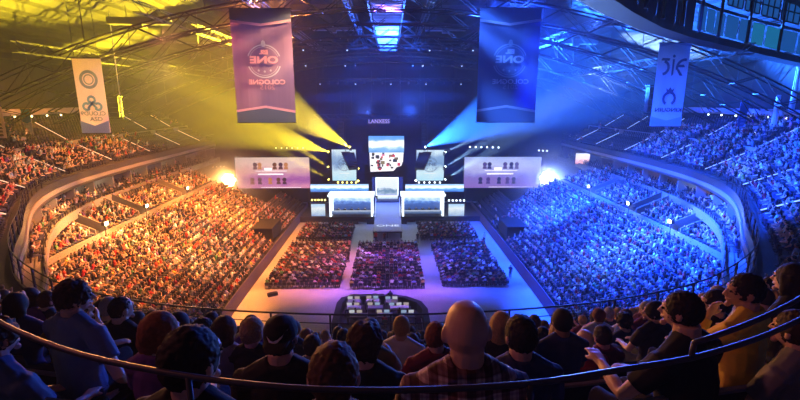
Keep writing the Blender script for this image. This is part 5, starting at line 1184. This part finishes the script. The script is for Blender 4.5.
# ---- boards behind the near seat rows, and the rail in front of the camera
for k in range(6, 12):
    for j, (a, b) in enumerate(((-9.5, -1.2), (-.8, 9.5)) if k % 2 else ((-9.5, 1.6), (2.0, 9.5))):
        ss = np.linspace(a, b, 26); P = CU.off(ss, row_d(ss, k)+.83); o = P[len(P)//2]; mb = MB(); V = []
        for x, y in P:
            for dy, z in ((-.018, .5), (.018, .5), (.018, .8), (-.018, .8)): V.append((x-o[0], y+dy-o[1], z))
        n = len(P); mb.add(V, [(4*i+q, 4*i+(q+1) % 4, 4*(i+1)+(q+1) % 4, 4*(i+1)+q) for i in range(n-1) for q in range(4)]+[(3, 2, 1, 0), (4*n-4, 4*n-3, 4*n-2, 4*n-1)])
        e = empty('seat_back_board', (o[0], o[1], row_z(k)), 0, 'dark board behind the %s seat row from the balcony rail, %s half' % (ORD[k], 'left' if j == 0 else 'right'), 'board', 'boards behind the near seat rows')
        mb.build('panel', mat('board_dark', (.03, .028, .035), .5), e)
        mb = MB(); mb.tube([(x-o[0], y-o[1], .81) for x, y in P], .02, 5); mb.build('top_edge', mat('board_edge', (.3, .29, .32), .35, .3), e)
        mb = MB()
        for i in range(0, n, 5): mb.box((P[i][0]-o[0], P[i][1]-o[1], .25), (.04, .04, .5))
        mb.build('posts', DARKM, e)
def bar(e, pts, r, nm='rail_bar', m=None): mb = MB(); mb.tube(pts, r, 8); mb.build(nm, m or mat('rail_paint', (.07, .07, .09), .42, .3), e, True)
zr = 21.2
g = empty('guard_rail', (0, 1.3, row_z(12)), 0, 'dark curved hand rail sweeping close in front of the camera, doubled on the right', 'railing')
L3 = [(-2.6, 2.5), (-2.2, 2.1), (-1.8, 1.78), (-1.4, 1.51), (-1.0, 1.31), (-.6, 1.19), (-.3, 1.13), (0, 1.11), (.4, 1.13), (.7, 1.2), (.95, 1.25), (1.25, 1.36), (1.6, 1.53), (2.0, 1.82), (2.6, 2.4)]
cc = np.array(L3); tt = np.linspace(0, 14, 57); L3s = list(zip(np.interp(tt, range(15), cc[:, 0]), np.interp(tt, range(15), cc[:, 1])))
for _ in range(3): L3s = [L3s[0]]+[((L3s[i-1][0]+L3s[i][0]*2+L3s[i+1][0])/4, (L3s[i-1][1]+L3s[i][1]*2+L3s[i+1][1])/4) for i in range(1, 56)]+[L3s[-1]]
bar(g, [(x, y-1.3, zr-row_z(12)) for x, y in L3s], .0095)
bar(g, [(x, y-1.3, zr-row_z(12)+.06+.075*(x-1.05)) for x, y in L3s if x > .93], .009, 'upper_bar'); xu = [q for q in L3s if q[0] > .93][0]; bar(g, [(xu[0], xu[1]-1.3, zr-row_z(12)), (xu[0], xu[1]-1.3, zr-row_z(12)+.06+.075*(xu[0]-1.05))], .009, 'joint')
for x, y in (L3[0], L3[2], L3[5], L3[8], L3[13]): bar(g, [(x, y-1.3, row_z(int(locate(x, y)[1]))-row_z(12)), (x, y-1.3, zr-row_z(12))], .009, 'post')
# ------------------------------------------------------------------ light
w = bpy.data.worlds.new('world'); scene.world = w; w.use_nodes = True
w.node_tree.nodes['Background'].inputs[0].default_value = (.02, .03, .08, 1); w.node_tree.nodes['Background'].inputs[1].default_value = .12
def spot(p, aim, col, power, ang, blend=.5, size=.3, name='spot'):
    l = bpy.data.lights.new(name, 'SPOT'); l.energy = power; l.color = col; l.spot_size = R(ang); l.spot_blend = blend; l.shadow_soft_size = size
    o = bpy.data.objects.new(name, l); COL.objects.link(o); o.location = p; o.rotation_euler = (Vector(aim)-Vector(p)).to_track_quat('-Z', 'Y').to_euler(); return o
OR = (1, .30, .05); BL_ = (.008, .065, 1)
K = 1000.
# house rig over each side stand, hung above the haze between the roof trusses
for y0, y1 in ((50, 42), (55, 56), (60, 71)):
    spot((-13, y0, 34.9), (-25, y1, 4), OR, LB*K, 48, .7, .5); spot((13, y0, 34.9), (25, y1, 4), BL_, RB*K, 48, .7, .5)
spot((-14, 58, 34.9), (-40, 59, 15), OR, LU*K, 50, .8); spot((14, 58, 34.9), (40, 59, 15), BL_, RU*K, 50, .8)
spot((2, 30, 34.9), (-33, 36, 15), (1, .3, .14), LU*K*.9, 40, .8); spot((-2, 30, 34.9), (33, 37, 15), BL_, RU*K*2.0, 44, .8)
for p, a, c, pw, an in (((0, 46, 34.9), (22, 66, 4), (.12, .32, 1), 25, 16), ((0, 42, 34.9), (24, 46, 5), (.12, .32, 1), 40, 20), ((0, 44, 34.9), (36, 50, 12), (.12, .32, 1), 30, 20), ((0, 42, 34.9), (-24, 52, 5), (1, .6, .25), 25, 26), ((0, 44, 34.9), (-34, 48, 11), (1, .5, .16), 50, 24), ((0, 44, 34.9), (34, 44, 11), (.12, .32, 1), 40, 20)):
    spot(p, a, c, pw*K*ACC, an, .8)
# floor washes
spot((-9, 47, 34.9), (-13, 56, 0), (1, .26, .05), FLW*K*1.2, 40, .9); spot((9, 47, 34.9), (13, 56, 0), (.02, .07, 1), FLW*K*1.6, 40, .9); spot((0, 47, 34.9), (-1, 52, 0), (.34, .12, 1), FLW*K*1.25, 44, .9)
# stage key
spot((-4, 48, 34.9), (-7, 80, 2), (.2, .42, 1), 40*K, 20, .8); spot((4, 48, 34.9), (6, 80, 2), (.2, .42, 1), 40*K, 20, .8); spot((0, 47, 34.9), (-.5, 76, 1), (.02, .09, 1), 110*K, 12, .8)
spot((0, 58, 34.9), (0, 96, 13), (.02, .12, 1), BACK*K, 60, .9)  # added blue wash that turns the back drape navy
# beams
YC = (1, .72, .02); CC = (.02, .15, 1)
for i, (p, a) in enumerate(BEAM_L):
    d = (a-p).normalized(); spot(p+d*.6, a, YC, BEAM*K*(1.2, .8, .7, .6)[i], (24, 22, 13, 12)[i], .5, .12)
for i, (p, a) in enumerate(BEAM_R):
    d = (a-p).normalized(); spot(p+d*.6, a, (CC, (.3, .55, 1), (.3, .55, 1), (.3, .55, 1))[i], BEAM*K*(2.4, .6, .6, .6)[i], (32, 12, 12, 12)[i], .4, .12)
# broad blue washes thrown up to the right roof and yellow to the left
spot((24, 88, 8), (42, 50, 27), (.008, .07, 1), UPW*K*2.2, 70, .9); spot((4, 86, 19.5), (2, 60, 33), (.03, .12, 1), UPW*K*.2, 80, .9); spot((-4, 86, 19.5), (-12, 60, 33), (.05, .13, .9), UPW*K*.1, 80, .9)
0 and spot((-24, 84, 7), (-36, 58, 24), (1, .6, .02), UPW*K*.25, 40, .9)
# glare lamps facing the hall
spot(FLOOD_L+Vector((0, -.4, 0)), (-8, 0, 20), (1, .38, .07), FLD*K, 36, .7, .35); spot(FLOOD_R+Vector((0, -.4, 0)), (8, 0, 20), (.2, .4, 1), FLD*K*1.0, 36, .7, .35)
# coloured light reaching the camera's own stand
spot((22, 50, 30), (-2, 3, 20), (.04, .12, 1), FG*K*1.6, 26, .8); spot((-22, 46, 28), (2, 3, 20), (1, .35, .12), FG*K*.9, 26, .8)
spot((-9, 3, 27), (2.2, 2.0, 20.2), (1, .25, .25), FG*K*.018, 30, .9); spot((-26, 56, 26), (-16, 20, 16), (1, .45, .3), FG*K*.5, 40, .8); spot((26, 56, 26), (18, 24, 16), (.04, .12, 1), FG*K*.9, 44, .8)
# added spots on the camera side, put in to brighten banners and prints
spot((-7, 20, 31), (-12, 46, 25), (.85, .55, 1), BAN*K, 26, .8); spot((7, 20, 31), (12, 46, 25), (.1, .25, 1), BAN*K*.8, 26, .8)
spot((-14, 30, 31), (-28, 45, 21), (1, .75, .85), BAN*K*.7, 24, .8); spot((14, 30, 31), (28, 46, 23), (.25, .45, 1), BAN*K*.7, 24, .8)
# lamp on the right bracket, throwing a blue shaft onto the stand
spot(SPOT_R, SPOT_R+Vector((-4, 3, -8)), (.1, .35, 1), 1.5*K, 40, .5)
# concourse lamps
for side, y in VOMS:
    s = s_of_y(CL, side, y); p = CL.off([s], [dM-.9])[0]
    l = bpy.data.lights.new('concourse_lamp', 'POINT'); l.energy = 900*CON; l.color = (1, .6, .22) if side < 0 else (.35, .55, 1); l.shadow_soft_size = .3
    o = bpy.data.objects.new('concourse_lamp', l); COL.objects.link(o); o.location = (p[0], p[1], ZC+1.75)
# downlights under the upper tier, over the suite seats
for side in (-1, 1):
    for s in np.arange(36, SMAX-6, 7):
        p = CU.off([side*s], [1.2])[0]; l = bpy.data.lights.new('suite_lamp', 'POINT'); l.energy = 260*CON; l.color = (1, .6, .25) if side < 0 else (.3, .5, 1); l.shadow_soft_size = .2
        o = bpy.data.objects.new('suite_lamp', l); COL.objects.link(o); o.location = (p[0], p[1], Z0-.95)
vs_ = scene.view_settings
scene.display_settings.display_device = 'sRGB'; vs_.view_transform = 'Standard'; vs_.look = 'None'; vs_.gamma = 1; vs_.use_curve_mapping = False; vs_.exposure = EXPO
cy = scene.cycles; cy.use_denoising = True; cy.max_bounces = 4; cy.diffuse_bounces = 2; cy.glossy_bounces = 2; cy.transmission_bounces = 3; cy.volume_bounces = 0; cy.sample_clamp_indirect = 4; cy.volume_step_rate = 4
cy.use_adaptive_sampling = True; cy.adaptive_threshold = .02
